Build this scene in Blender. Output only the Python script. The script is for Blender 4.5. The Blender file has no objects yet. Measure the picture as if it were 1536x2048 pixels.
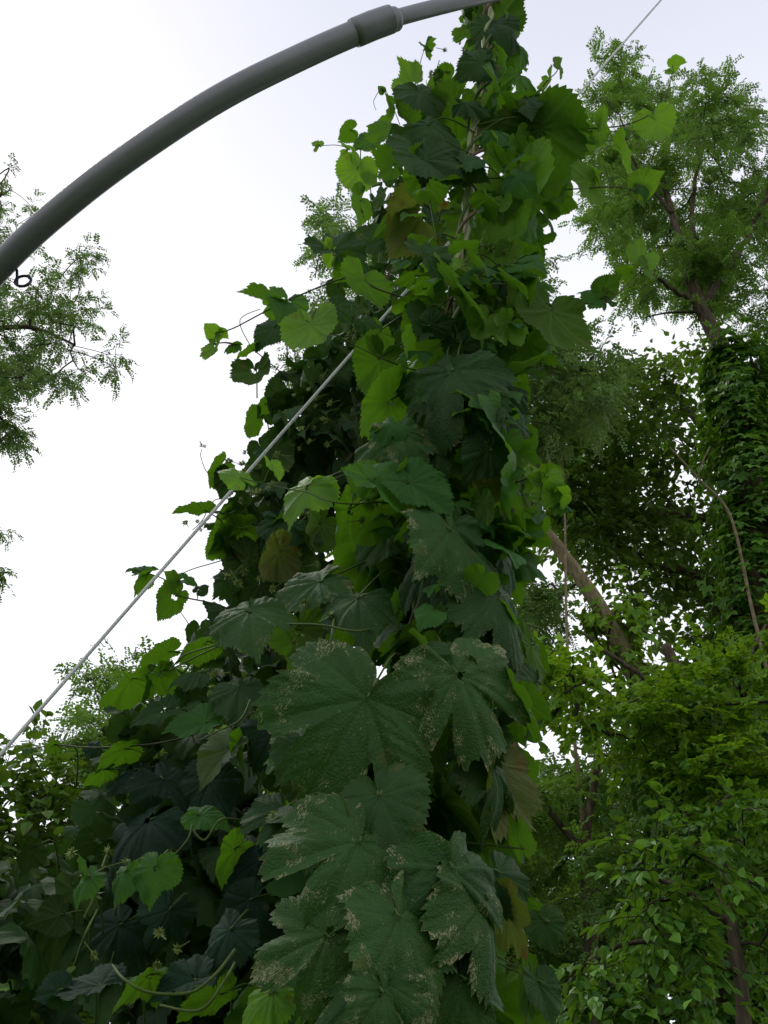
import bpy, math, random
import numpy as np
from mathutils import Vector, Matrix, noise

random.seed(7); rng = np.random.default_rng(7)
C = bpy.context.scene
R = math.radians

# ------------------------------------------------------------------ camera, sky, sun, exposure
CAM = Vector((0, 0, 1.5)); PITCH = R(36); FOV = R(52); ROLL = R(0)
cam = bpy.data.objects.new('camera', bpy.data.cameras.new('camera'))
C.collection.objects.link(cam); C.camera = cam
cam.location = CAM; cam.rotation_euler = (R(90) + PITCH, 0, 0)
cam.data.sensor_fit = 'VERTICAL'; cam.data.angle = FOV
cam.data.clip_start = 0.02; cam.data.clip_end = 600

SUN_EL, SUN_AZ = R(56), R(325)       # compass direction the light comes from (0 = ahead of the camera, clockwise)
w = bpy.data.worlds.new('World'); C.world = w; w.use_nodes = True
nt = w.node_tree; nt.nodes.clear()
def N(t, **k):
    n = nt.nodes.new(t)
    for a, b in k.items(): setattr(n, a, b)
    return n
sky = N('ShaderNodeTexSky', sky_type='NISHITA', sun_disc=False, sun_elevation=SUN_EL, sun_rotation=SUN_AZ,
        dust_density=1.0, air_density=1.0)
bgs = N('ShaderNodeBackground'); bgs.inputs[1].default_value = 0.02
nt.links.new(sky.outputs[0], bgs.inputs[0])
# high thin overcast: even cloud, paler and brighter towards the horizon
tc = N('ShaderNodeTexCoord'); sp = N('ShaderNodeSeparateXYZ'); rp = N('ShaderNodeValToRGB')
nt.links.new(tc.outputs['Generated'], sp.inputs[0]); nt.links.new(sp.outputs[2], rp.inputs[0])
e = rp.color_ramp.elements
e[0].position = 0.0; e[0].color = (0.80, 0.82, 0.88, 1)
e[1].position = 1.0; e[1].color = (0.50, 0.52, 0.61, 1)
x = e.new(0.38); x.color = (0.93, 0.94, 0.97, 1)
x = e.new(0.62); x.color = (0.92, 0.91, 0.93, 1)
x = e.new(0.86); x.color = (0.61, 0.62, 0.695, 1)
bgc = N('ShaderNodeBackground'); bgc.inputs[1].default_value = 0.98
# the cloud is brightest on the sun's side, ahead of the camera, and greyer behind it
mr = N('ShaderNodeMapRange', interpolation_type='SMOOTHSTEP')
for i_, v_ in ((1, -0.35), (2, 0.35), (3, 0.85), (4, 1.0)): mr.inputs[i_].default_value = v_
nt.links.new(sp.outputs[1], mr.inputs[0])
cn = N('ShaderNodeTexNoise'); cn.inputs['Scale'].default_value = 2.2; cn.inputs['Detail'].default_value = 4
nt.links.new(tc.outputs['Generated'], cn.inputs['Vector'])
cm = N('ShaderNodeMapRange'); nt.links.new(cn.outputs[0], cm.inputs[0]); cm.inputs[1].default_value = 0.3; cm.inputs[2].default_value = 0.7; cm.inputs[3].default_value = 0.975; cm.inputs[4].default_value = 1.02
mm = N('ShaderNodeMath', operation='MULTIPLY'); nt.links.new(mr.outputs[0], mm.inputs[0]); nt.links.new(cm.outputs[0], mm.inputs[1]); mr = mm
vm = N('ShaderNodeVectorMath', operation='SCALE'); nt.links.new(rp.outputs[0], vm.inputs[0]); nt.links.new(mr.outputs[0], vm.inputs['Scale'])
nt.links.new(vm.outputs[0], bgc.inputs[0])
addn = N('ShaderNodeAddShader'); out = N('ShaderNodeOutputWorld')
nt.links.new(bgs.outputs[0], addn.inputs[0]); nt.links.new(bgc.outputs[0], addn.inputs[1]); nt.links.new(addn.outputs[0], out.inputs[0])

sl = bpy.data.lights.new('sun', 'SUN'); sl.energy = 0.9; sl.angle = R(14); sl.color = (1, 0.95, 0.86)
sun = bpy.data.objects.new('sun', sl); C.collection.objects.link(sun)
sd = Vector((math.sin(SUN_AZ) * math.cos(SUN_EL), math.cos(SUN_AZ) * math.cos(SUN_EL), math.sin(SUN_EL)))
sun.rotation_euler = sd.to_track_quat('Z', 'Y').to_euler()

C.view_settings.view_transform = 'Standard'; C.view_settings.look = 'None'
C.view_settings.exposure = 0.28; C.view_settings.gamma = 1.0
C.cycles.max_bounces = 6; C.cycles.diffuse_bounces = 4; C.cycles.transmission_bounces = 4; C.cycles.glossy_bounces = 2

# ------------------------------------------------------------------ pixel <-> space
FPX = 1024 / math.tan(FOV / 2)
cf = Vector((0, math.cos(PITCH), math.sin(PITCH))); cu = Vector((0, -math.sin(PITCH), math.cos(PITCH))); cr = Vector((1, 0, 0))
def ray(px, py): return (cf + cr * ((px - 768) / FPX) + cu * ((1024 - py) / FPX)).normalized()
def P(px, py, Y):                     # point on that line of sight, Y metres ahead
    d = ray(px, py); return CAM + d * (Y / d.y)
def PD(px, py, D): return CAM + ray(px, py) * D

# ------------------------------------------------------------------ materials
def newmat(name):
    m = bpy.data.materials.new(name); m.use_nodes = True
    m.node_tree.nodes.clear(); return m
class G:                              # tiny node helper
    def __init__(s, m): s.t = m.node_tree
    def n(s, t, ins=None, **k):
        q = s.t.nodes.new(t)
        for a, b in k.items(): setattr(q, a, b)
        for a, b in (ins or {}).items():
            if isinstance(b, bpy.types.NodeSocket): s.t.links.new(b, q.inputs[a])
            else: q.inputs[a].default_value = b
        return q
    def math(s, op, a, b=0.0, clamp=False): return s.n('ShaderNodeMath', {0: a, 1: b}, operation=op, use_clamp=clamp).outputs[0]
    def mix(s, f, a, b):
        q = s.t.nodes.new('ShaderNodeMix'); q.data_type = 'RGBA'
        for i, v in ((0, f), (6, a), (7, b)):
            if isinstance(v, bpy.types.NodeSocket): s.t.links.new(v, q.inputs[i])
            else: q.inputs[i].default_value = v if i == 0 else (*v, 1)
        return q.outputs[2]
    def smooth(s, v, lo, hi):
        q = s.n('ShaderNodeMapRange', {0: v, 1: lo, 2: hi, 3: 0.0, 4: 1.0}, interpolation_type='SMOOTHSTEP'); return q.outputs[0]
    def noise(s, vec, scale, detail=3.0, rough=0.55):
        return s.n('ShaderNodeTexNoise', {'Vector': vec, 'Scale': scale, 'Detail': detail, 'Roughness': rough}).outputs[0]

def hop_material(name, topA, topB, under, trans, damage=0.0, tfac=0.35, rough=0.5, spec=0.35, brown=0.0):
    m = newmat(name); g = G(m)
    ld = g.n('ShaderNodeSeparateColor', {0: g.n('ShaderNodeAttribute', attribute_name='ld').outputs['Color']})
    lp = g.n('ShaderNodeAttribute', attribute_name='lp').outputs['Vector']
    vein, edge, var = ld.outputs
    pos = g.n('ShaderNodeNewGeometry'); back = pos.outputs['Backfacing']
    v = g.math('FRACT', g.math('ADD', var, g.n('ShaderNodeObjectInfo').outputs['Random']))
    n1 = g.noise(lp, 3.0); n2 = g.noise(lp, 14.0, 4.0)
    f = g.math('ADD', g.math('MULTIPLY', v, 0.7), g.math('MULTIPLY', n1, 0.6))
    top = g.mix(g.smooth(f, 0.25, 1.05), topA, topB)
    top = g.mix(g.math('MULTIPLY', vein, 0.22), top, tuple(min(1, c * 1.7 + 0.02) for c in topB))
    und = g.mix(g.smooth(f, 0.2, 1.1), under, tuple(c * 0.66 for c in under))
    und = g.mix(g.math('MULTIPLY', vein, 0.55), und, tuple(min(1, c * 1.3 + 0.03) for c in under))
    vo = g.n('ShaderNodeTexVoronoi', {'Vector': lp, 'Scale': 26.0}, feature='DISTANCE_TO_EDGE').outputs[0]
    net = g.math('SUBTRACT', 1.0, g.smooth(vo, 0.0, 0.09))
    top = g.mix(g.math('MULTIPLY', net, 0.16), top, tuple(c * 0.45 for c in topA)); und = g.mix(g.math('MULTIPLY', net, 0.28), und, tuple(c * 0.5 for c in under))
    top = g.mix(g.math('MULTIPLY', g.smooth(g.noise(lp, 1.6, 3.0), 0.5, 0.75), 0.35), top, tuple(min(1, c * 1.5) for c in topB))
    # fine dusty mottling of old leaves
    top = g.mix(g.math('MULTIPLY', g.smooth(g.noise(lp, 60.0, 2.0), 0.58, 0.8), 0.07), top, (0.15, 0.20, 0.14))
    # pale stippled wear, thickest by the margins and between the veins
    st = g.n('ShaderNodeMapping', {0: lp, 3: (1.0, 2.6, 1.0)}).outputs[0]
    mask = g.math('ADD', g.math('MULTIPLY', g.smooth(edge, 0.35, 1.0), 0.085), g.math('MULTIPLY', g.smooth(g.noise(lp, 5.0, 2.0), 0.40, 0.64), 0.20))
    mask = g.math('ADD', mask, 0.14)
    mask = g.math('ADD', mask, g.math('MULTIPLY', v, 0.05))
    s1 = g.math('ADD', g.noise(st, 30.0, 5.0, 0.75), mask)
    spots = g.smooth(s1, 1.0 - 0.062 * damage, 1.07 - 0.062 * damage)
    spots = g.math('MULTIPLY', spots, min(1.0, 0.15 + 0.85 * damage))
    rim = g.smooth(g.math('ADD', edge, g.math('MULTIPLY', n2, 0.10)), 1.085 - 0.045 * damage, 1.11 - 0.04 * damage)
    rim = g.math('MULTIPLY', rim, min(1.0, 0.25 + damage))
    # a few brown or yellowing blotches
    bl = g.math('MULTIPLY', g.smooth(g.noise(g.n('ShaderNodeVectorMath', {0: lp, 1: (7.3, 1.7, 0)}, operation='ADD').outputs[0], 2.2, 3.0), 0.66 - 0.1 * brown, 0.78 - 0.1 * brown), min(1, 0.5 + brown * 0.5))
    top = g.mix(bl, top, (0.16, 0.12, 0.03)); und = g.mix(bl, und, (0.20, 0.15, 0.035))
    top = g.mix(rim, top, (0.30, 0.22, 0.10)); und = g.mix(rim, und, (0.24, 0.18, 0.08))
    top = g.mix(spots, top, (0.36, 0.33, 0.18)); und = g.mix(g.math('MULTIPLY', spots, 0.35), und, (0.40, 0.36, 0.2))
    col = g.mix(back, top, und)
    bmp = g.n('ShaderNodeBump', {'Strength': 0.42, 'Distance': 0.003, 'Height': g.math('ADD', g.math('MULTIPLY', g.noise(lp, 22.0, 3.0), 0.8), g.math('ADD', g.math('MULTIPLY', vein, -0.5), g.math('MULTIPLY', g.smooth(vo, 0.0, 0.25), 0.5)))})
    pb = g.n('ShaderNodeBsdfPrincipled', {'Base Color': col, 'Roughness': g.math('ADD', rough, g.math('MULTIPLY', back, 0.25)), 'Specular IOR Level': spec, 'Normal': bmp.outputs[0]})
    tcx = g.mix(g.math('MULTIPLY', vein, 0.5), trans, tuple(c * 0.45 for c in trans))
    tcx = g.mix(g.math('MULTIPLY', v, 0.45), tcx, tuple(c * 0.5 for c in trans))
    tcx = g.mix(g.math('MAXIMUM', bl, rim), tcx, (0.12, 0.07, 0.01))
    tb = g.n('ShaderNodeBsdfTranslucent', {0: tcx})
    mx = g.n('ShaderNodeMixShader', {0: tfac, 1: pb.outputs[0], 2: tb.outputs[0]})
    g.n('ShaderNodeOutputMaterial', {0: mx.outputs[0]})
    return m

def tree_leaf_material(name, a, b, under, trans, tfac=0.35, rough=0.5):
    m = newmat(name); g = G(m)
    ld = g.n('ShaderNodeSeparateColor', {0: g.n('ShaderNodeAttribute', attribute_name='ld').outputs['Color']})
    v, c = ld.outputs[0], ld.outputs[1]
    back = g.n('ShaderNodeNewGeometry').outputs['Backfacing']
    top = g.mix(v, a, b)
    top = g.mix(g.smooth(c, 0.93, 1.0), top, tuple(min(1, q * 1.5 + 0.02) for q in b))
    und = g.mix(v, tuple(q * 0.7 for q in under), under)
    col = g.mix(back, top, und)
    pb = g.n('ShaderNodeBsdfPrincipled', {'Base Color': col, 'Roughness': rough, 'Specular IOR Level': 0.3})
    tb = g.n('ShaderNodeBsdfTranslucent', {0: g.mix(v, tuple(q * 0.6 for q in trans), trans)})
    mx = g.n('ShaderNodeMixShader', {0: tfac, 1: pb.outputs[0], 2: tb.outputs[0]})
    g.n('ShaderNodeOutputMaterial', {0: mx.outputs[0]})
    return m

def simple(name, a, b, scale=20.0, rough=0.6, spec=0.3, bump=0.3, dist=0.003, stretch=(1, 1, 1), metallic=0.0, detail=5.0):
    m = newmat(name); g = G(m)
    tcn = g.n('ShaderNodeTexCoord').outputs['Object']
    vec = g.n('ShaderNodeMapping', {0: tcn, 3: stretch}).outputs[0]
    nn = g.noise(vec, scale, detail, 0.6)
    col = g.mix(g.smooth(nn, 0.3, 0.7), a, b)
    bmp = g.n('ShaderNodeBump', {'Strength': bump, 'Distance': dist, 'Height': nn})
    pb = g.n('ShaderNodeBsdfPrincipled', {'Base Color': col, 'Roughness': rough, 'Specular IOR Level': spec, 'Normal': bmp.outputs[0], 'Metallic': metallic})
    g.n('ShaderNodeOutputMaterial', {0: pb.outputs[0]})
    return m

M = {}
M['old'] = hop_material('hop_leaf_old', (0.024, 0.072, 0.015), (0.040, 0.102, 0.020), (0.085, 0.15, 0.030), (0.05, 0.13, 0.015), damage=1.0, tfac=0.2, rough=0.58, spec=0.2)
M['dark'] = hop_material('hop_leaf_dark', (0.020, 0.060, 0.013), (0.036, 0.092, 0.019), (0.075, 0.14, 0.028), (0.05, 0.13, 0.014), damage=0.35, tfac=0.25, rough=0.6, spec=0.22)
M['mid'] = hop_material('hop_leaf_mid', (0.020, 0.085, 0.016), (0.045, 0.15, 0.020), (0.095, 0.19, 0.022), (0.15, 0.36, 0.012), damage=0.15, tfac=0.38, rough=0.58, spec=0.25)
M['young'] = hop_material('hop_leaf_young', (0.09, 0.22, 0.015), (0.15, 0.30, 0.022), (0.16, 0.30, 0.035), (0.27, 0.56, 0.02), damage=0.0, tfac=0.45, rough=0.45)
M['deep'] = hop_material('hop_leaf_shaded', (0.006, 0.024, 0.014), (0.012, 0.042, 0.020), (0.035, 0.065, 0.018), (0.03, 0.08, 0.008), damage=0.15, tfac=0.22, rough=0.62, spec=0.18)  # darker copy of the dark hop leaf, deep shade put into its colour
M['tired'] = hop_material('hop_leaf_tired', (0.035, 0.085, 0.020), (0.07, 0.13, 0.025), (0.13, 0.16, 0.035), (0.18, 0.25, 0.02), damage=0.5, tfac=0.35, brown=1.0)
M['stem'] = simple('hop_stem', (0.05, 0.085, 0.016), (0.085, 0.13, 0.028), 60, 0.6, 0.2, 0.3, 0.001)
M['stem_pale'] = simple('hop_bine', (0.24, 0.31, 0.12), (0.34, 0.38, 0.18), 40, 0.5, 0.35, 0.4, 0.001)
M['stem_dark'] = simple('shoot_stem', (0.05, 0.05, 0.02), (0.085, 0.085, 0.03), 60, 0.6)
M['stem_brown'] = simple('woody_bine', (0.10, 0.055, 0.03), (0.17, 0.11, 0.06), 50, 0.7)
M['flower'] = simple('hop_flower', (0.17, 0.24, 0.05), (0.26, 0.33, 0.09), 90, 0.7)
M['pipe'] = None
M['twine'] = simple('jute_twine', (0.36, 0.31, 0.20), (0.50, 0.45, 0.30), 400, 0.9, 0.1, 0.8, 0.001)
M['twine_red'] = simple('red_twine', (0.26, 0.07, 0.03), (0.36, 0.12, 0.05), 300, 0.9, 0.1, 0.8, 0.001)
M['metal'] = simple('dark_metal', (0.03, 0.035, 0.045), (0.06, 0.065, 0.08), 80, 0.4, 0.5, 0.2, 0.001, metallic=0.8)
M['bark'] = simple('bark', (0.050, 0.038, 0.026), (0.13, 0.10, 0.07), 9, 0.9, 0.1, 0.9, 0.03, (3, 3, 0.7))
M['bark_pale'] = simple('bark_pale', (0.13, 0.105, 0.055), (0.30, 0.24, 0.14), 9, 0.9, 0.1, 0.9, 0.03, (3, 3, 0.7))
M['twig'] = simple('twig_bark', (0.035, 0.027, 0.02), (0.08, 0.06, 0.045), 20, 0.9, 0.1)
M['dead'] = simple('dead_wood', (0.17, 0.13, 0.08), (0.30, 0.23, 0.15), 20, 0.9, 0.1, 0.6, 0.01)
M['locust'] = tree_leaf_material('locust_leaf', (0.065, 0.15, 0.025), (0.14, 0.27, 0.05), (0.15, 0.25, 0.06), (0.24, 0.45, 0.045), 0.38)
M['locust_far'] = tree_leaf_material('locust_leaf_far', (0.075, 0.15, 0.035), (0.15, 0.26, 0.07), (0.16, 0.24, 0.08), (0.24, 0.42, 0.07), 0.38)
M['broad'] = tree_leaf_material('broad_leaf', (0.05, 0.105, 0.018), (0.10, 0.20, 0.03), (0.11, 0.18, 0.03), (0.17, 0.33, 0.015), 0.34)
M['bright'] = tree_leaf_material('bright_leaf', (0.05, 0.15, 0.014), (0.22, 0.38, 0.022), (0.20, 0.34, 0.03), (0.34, 0.60, 0.02), 0.42)
M['shrub'] = tree_leaf_material('shrub_leaf', (0.035, 0.12, 0.014), (0.12, 0.27, 0.022), (0.12, 0.22, 0.03), (0.20, 0.42, 0.02), 0.34)
M['wood'] = tree_leaf_material('woodland_leaf', (0.03, 0.075, 0.014), (0.07, 0.15, 0.024), (0.09, 0.16, 0.03), (0.14, 0.28, 0.02), 0.32)
M['grass'] = simple('grass', (0.03, 0.06, 0.015), (0.06, 0.11, 0.03), 3, 0.95, 0.1, 0.9, 0.05)

def pipe_mat():
    m = newmat('grey_pvc'); g = G(m)
    o = g.n('ShaderNodeTexCoord').outputs['Object']
    n1 = g.noise(o, 6.0, 4.0); n2 = g.noise(o, 160.0, 2.0, 0.7)
    col = g.mix(g.smooth(n1, 0.3, 0.75), (0.195, 0.188, 0.206), (0.245, 0.236, 0.256))
    col = g.mix(g.math('MULTIPLY', g.smooth(n2, 0.68, 0.76), 0.5), col, (0.05, 0.05, 0.05))
    at = g.n('ShaderNodeAttribute', attribute_name='lp').outputs['Vector']
    sk = g.noise(g.n('ShaderNodeMapping', {0: at, 3: (3.0, 26.0, 1.0)}).outputs[0], 1.0, 6.0, 0.7)
    sc = g.noise(g.n('ShaderNodeMapping', {0: at, 3: (16.0, 210.0, 1.0)}).outputs[0], 1.0, 3.0, 0.6)
    col = g.mix(g.math('MULTIPLY', g.smooth(sk, 0.5, 0.72), 0.40), col, (0.11, 0.105, 0.10))
    col = g.mix(g.math('MULTIPLY', g.smooth(sc, 0.66, 0.74), 0.30), col, (0.36, 0.35, 0.36))
    bmp = g.n('ShaderNodeBump', {'Strength': 0.12, 'Distance': 0.0015, 'Height': n2})
    pb = g.n('ShaderNodeBsdfPrincipled', {'Base Color': col, 'Roughness': g.math('ADD', 0.27, g.math('MULTIPLY', n1, 0.14)), 'Specular IOR Level': 0.45, 'Normal': bmp.outputs[0]})
    g.n('ShaderNodeOutputMaterial', {0: pb.outputs[0]}); return m
M['pipe'] = pipe_mat()
def rope_mat():
    m = newmat('white_rope'); g = G(m)
    at = g.n('ShaderNodeAttribute', attribute_name='lp').outputs['Vector']
    s = g.n('ShaderNodeSeparateXYZ', {0: at})
    wv = g.math('SINE', g.math('ADD', g.math('MULTIPLY', s.outputs[0], 1100.0), g.math('MULTIPLY', s.outputs[1], 18.85)))
    col = g.mix(g.smooth(wv, -0.95, 0.1), (0.88, 0.87, 0.85), (0.95, 0.945, 0.93))
    col = g.mix(g.math('MULTIPLY', g.smooth(g.noise(at, 9.0), 0.45, 0.8), 0.25), col, (0.35, 0.33, 0.28))
    bmp = g.n('ShaderNodeBump', {'Strength': 1.0, 'Distance': 0.001, 'Height': wv})
    pb = g.n('ShaderNodeBsdfPrincipled', {'Base Color': col, 'Roughness': 0.8, 'Specular IOR Level': 0.2, 'Normal': bmp.outputs[0]})
    g.n('ShaderNodeOutputMaterial', {0: pb.outputs[0]}); return m
M['rope'] = rope_mat()

# ------------------------------------------------------------------ objects
def tag(o, label=None, cat=None, group=None, kind=None):
    for k, v in (('label', label), ('category', cat), ('group', group), ('kind', kind)):
        if v: o[k] = v
    return o
def thing(name, base, label, cat, group=None):
    o = bpy.data.objects.new(name, None); C.collection.objects.link(o); o.location = base
    o.empty_display_size = 0.1
    return tag(o, label, cat, group)
def link(name, me, parent=None, mat=None):
    o = bpy.data.objects.new(name, me); C.collection.objects.link(o)
    if mat: 
        if not me.materials: me.materials.append(mat)
    if parent: o.parent = parent
    return o
def np_mesh(name, V, F, smooth=True, ld=None, lp=None):
    V = np.asarray(V, dtype=np.float32); F = np.asarray(F, dtype=np.int32); k = F.shape[1]
    me = bpy.data.meshes.new(name)
    me.vertices.add(len(V)); me.vertices.foreach_set('co', V.ravel())
    me.loops.add(F.size); me.loops.foreach_set('vertex_index', F.ravel())
    me.polygons.add(len(F)); me.polygons.foreach_set('loop_start', np.arange(0, F.size, k, dtype=np.int32))
    try: me.polygons.foreach_set('loop_total', np.full(len(F), k, dtype=np.int32))
    except Exception: pass
    me.polygons.foreach_set('use_smooth', np.full(len(F), smooth))
    if ld is not None:
        a = me.attributes.new('ld', 'FLOAT_COLOR', 'POINT')
        a.data.foreach_set('color', np.hstack([ld, np.ones((len(ld), 1))]).astype(np.float32).ravel())
    if lp is not None:
        a = me.attributes.new('lp', 'FLOAT_VECTOR', 'POINT'); a.data.foreach_set('vector', np.asarray(lp, np.float32).ravel())
    me.update(calc_edges=True); me.validate()
    return me

class Tubes:                          # collects swept tubes into one mesh
    def __init__(s): s.V = []; s.F = []; s.L = []; s.n = 0
    def add(s, pts, rad, sides=6, wob=0.0):
        pts = [Vector(p) for p in pts]; k = len(pts)
        if not hasattr(rad, '__len__'): rad = [rad] * k
        t = (pts[1] - pts[0]).normalized()
        a = Vector((0, 0, 1)) if abs(t.z) < 0.9 else Vector((1, 0, 0))
        u = t.cross(a).normalized(); L = 0
        for i in range(k):
            if i: L += (pts[i] - pts[i-1]).length
            t2 = (pts[min(i+1, k-1)] - pts[max(i-1, 0)])
            if t2.length < 1e-9: t2 = t
            t = t2.normalized(); u = (u - t * u.dot(t)).normalized(); v = t.cross(u)
            for j in range(sides):
                q = 2 * math.pi * j / sides; r = rad[i] * (1 + wob * (random.random() - 0.5))
                p = pts[i] + u * (math.cos(q) * r) + v * (math.sin(q) * r)
                s.V.append(p[:]); s.L.append((L, j / sides, 0))
        for i in range(k - 1):
            for j in range(sides):
                a0 = s.n + i * sides + j; b0 = s.n + i * sides + (j + 1) % sides
                s.F.append((a0, b0, b0 + sides, a0 + sides))
        for end in (0, k - 1):        # end caps as fans of quads
            c = len(s.V); s.V.append(pts[end][:]); s.L.append((L, 0, 0)); b = s.n + end * sides
            for j in range(0, sides, 2):
                q = (b + j, b + (j + 1) % sides, b + (j + 2) % sides, c)
                s.F.append(q if end else q[::-1])
        s.n = len(s.V)
    def build(s, name, mat, parent=None, base=None):
        V = np.array(s.V)
        if base is not None: V = V - np.array(base[:])
        me = np_mesh(name, V, s.F, lp=s.L); return link(name, me, parent, mat)

def spline(pts, n=6):                 # Catmull-Rom through the points
    pts = [Vector(p) for p in pts]; out = []
    for i in range(len(pts) - 1):
        p0 = pts[max(i-1, 0)]; p1 = pts[i]; p2 = pts[i+1]; p3 = pts[min(i+2, len(pts)-1)]
        for j in range(n):
            t = j / n
            out.append(0.5 * ((2*p1) + (p2-p0)*t + (2*p0-5*p1+4*p2-p3)*t*t + (3*p1-p0-3*p2+p3)*t**3))
    out.append(pts[-1]); return out
def lerp_list(a, n):                  # resample a list of numbers
    xs = np.linspace(0, len(a) - 1, n); return list(np.interp(xs, range(len(a)), a))

# ------------------------------------------------------------------ hop leaves
HEART = ([0, 6, 14, 30, 50, 75, 100, 125, 148, 164, 174, 180], [1.0, .90, .80, .71, .66, .63, .61, .58, .52, .42, .28, .10])
LOB3 = ([0, 8, 18, 26, 31, 35, 40, 48, 58, 70, 85, 96, 110, 125, 145, 160, 172, 180], [1.0, .93, .85, .77, .66, .68, .78, .88, .83, .76, .68, .64, .66, .62, .54, .44, .27, .08])
LOB5 = ([0, 9, 18, 25, 30, 33, 36, 41, 50, 60, 70, 80, 86, 89, 93, 102, 115, 132, 150, 168, 180], [1.0, .95, .91, .86, .74, .52, .72, .86, .98, .95, .88, .84, .74, .62, .74, .82, .78, .68, .55, .34, .06])
MAINV = {'h': [0, 38, 78, 118], 'l': [0, 50, 108]}
def leaf_mesh(kind, seed, hi=True, holes=0, cup=0.0, fold=0.0, tip=0.0, wav=0.05, deep=0.0):
    rr = np.random.default_rng(seed)
    tab = {'h': HEART, 'l': LOB3, 'L': LOB5}[kind]; mv = MAINV['h' if kind == 'h' else 'l']
    teeth = 23 if kind == 'h' else 29; per = 4 if hi else 2
    if not hi: teeth = 13
    NRr = 20 if hi else 4
    th, rad = [], []
    for side in (1, -1):
        js = rr.normal(0, 0.04, len(tab[1])); js[0] = 0; js[-1] = 0
        tx = np.array(tab[0], float); ty = np.array(tab[1]) * (1 + js)
        if deep and kind != 'h':
            d = np.exp(-((tx - 32) / 7) ** 2) * deep; ty = ty * (1 - d)
        t = np.linspace(180, 0, 400); r = np.interp(t, tx, ty)
        k = np.ones(9) / 9; r = np.convolve(np.pad(r, 4, 'edge'), k, 'valid')
        x = r * np.cos(np.radians(t)); y = r * np.sin(np.radians(t))
        s = np.r_[0, np.cumsum(np.hypot(np.diff(x), np.diff(y)))]; s /= s[-1]
        m = teeth * per
        q = np.linspace(0, 1, m + 1)[:-1] if side == 1 else np.linspace(0, 1, m + 1)[1:]
        tt = np.interp(q, s, t); r0 = np.interp(q, s, r)
        idx = (np.arange(m) if side == 1 else np.arange(1, m + 1))
        ph = (idx % per) / per
        size = np.interp(idx // per, np.arange(teeth + 2), rr.uniform(0.5, 1.4, teeth + 2))
        amp = (0.10 if hi else 0.05) * size
        amp = amp * np.clip((q - 0.06) * 8, 0, 1)
        r1 = r0 * (1 + amp * (ph - 0.35)) if hi else r0 * (1 + amp * (ph * 2 - 0.5))
        if side == -1: tt = -tt[::-1]; r1 = r1[::-1]
        th.append(tt); rad.append(r1)
    th = np.radians(np.concatenate(th)); rad = np.concatenate(rad); NA = len(th)
    fr = (np.arange(1, NRr + 1) / NRr) ** 0.9
    X = np.r_[0, (fr[:, None] * (rad * np.cos(th))[None]).ravel()]; Y = np.r_[0, (fr[:, None] * (rad * np.sin(th))[None]).ravel()]
    edge = np.r_[0, np.repeat(fr, NA)]
    ang = np.degrees(np.arctan2(np.abs(Y), X)); dist = np.hypot(X, Y)
    mva = np.array(mv, float); near = mva[np.argmin(np.abs(ang[:, None] - mva[None]), axis=1)]
    da = np.radians(ang - near); s_ = dist * np.cos(da); t_ = np.abs(dist * np.sin(da))
    mainv = np.exp(-(t_ / 0.014) ** 2) * (dist > 0.01); f = s_ - t_ * 0.85
    sp = 0.135; ph = np.abs(((f / sp + 0.5) % 1) - 0.5) * sp
    sidev = np.exp(-(ph / 0.012) ** 2) * np.clip(1.2 - edge, 0, 1)
    vein = np.clip(mainv + 0.55 * sidev, 0, 1)
    Z = -0.018 * np.exp(-(t_ / 0.045) ** 2) * (dist > 0.02) + 0.0085 * np.cos(2 * np.pi * (f / sp + 0.5)) * (0.6 + 0.6 * np.sin(X * 7 + seed) * np.sin(Y * 6 + seed * 2)) * np.clip(t_ * 8, 0, 1)
    Z += -1.35 * cup * (X ** 2 * 0.6 + Y ** 2 * 1.2) + fold * np.abs(Y) - tip * np.clip(X - 0.3, 0, 2) ** 2
    ph1, ph2 = rr.uniform(0, 6.28, 2)
    a = np.arctan2(Y, X)
    Z += 1.5 * wav * edge ** 2 * (np.sin(3 * a + ph1) * 0.6 + np.sin(7 * a + ph2) * 0.45 + np.sin(15 * a + ph1 * 2) * 0.2)
    c = rr.uniform(-0.04, 0.04); Y = Y + c * X ** 2
    V = np.stack([X, Y, Z], 1)
    F = []
    for i in range(NRr - 1):
        b = 1 + i * NA
        for j in range(NA - 1): F.append((b + j, b + NA + j, b + NA + j + 1, b + j + 1))
    for j in range(0, NA - 2, 2): F.append((0, 1 + j, 2 + j, 3 + j))
    F = np.array(F)[:, ::-1]
    for h in range(holes):            # bites
        aa = rr.uniform(-2.4, 2.4); d = rr.uniform(0.2, 0.85)
        rm = np.interp(aa, th[::1], rad) * d; hx, hy = rm * math.cos(aa), rm * math.sin(aa); hr = rr.uniform(0.012, 0.05)
        cx = V[F].mean(1); F = F[np.hypot(cx[:, 0] - hx, (cx[:, 1] - hy) * rr.uniform(0.7, 1.4)) > hr]
    n = len(V)
    return V, F, np.stack([vein, edge, np.full(n, 0.5)], 1), np.stack([X, Y, np.full(n, seed * 1.37)], 1)

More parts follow.
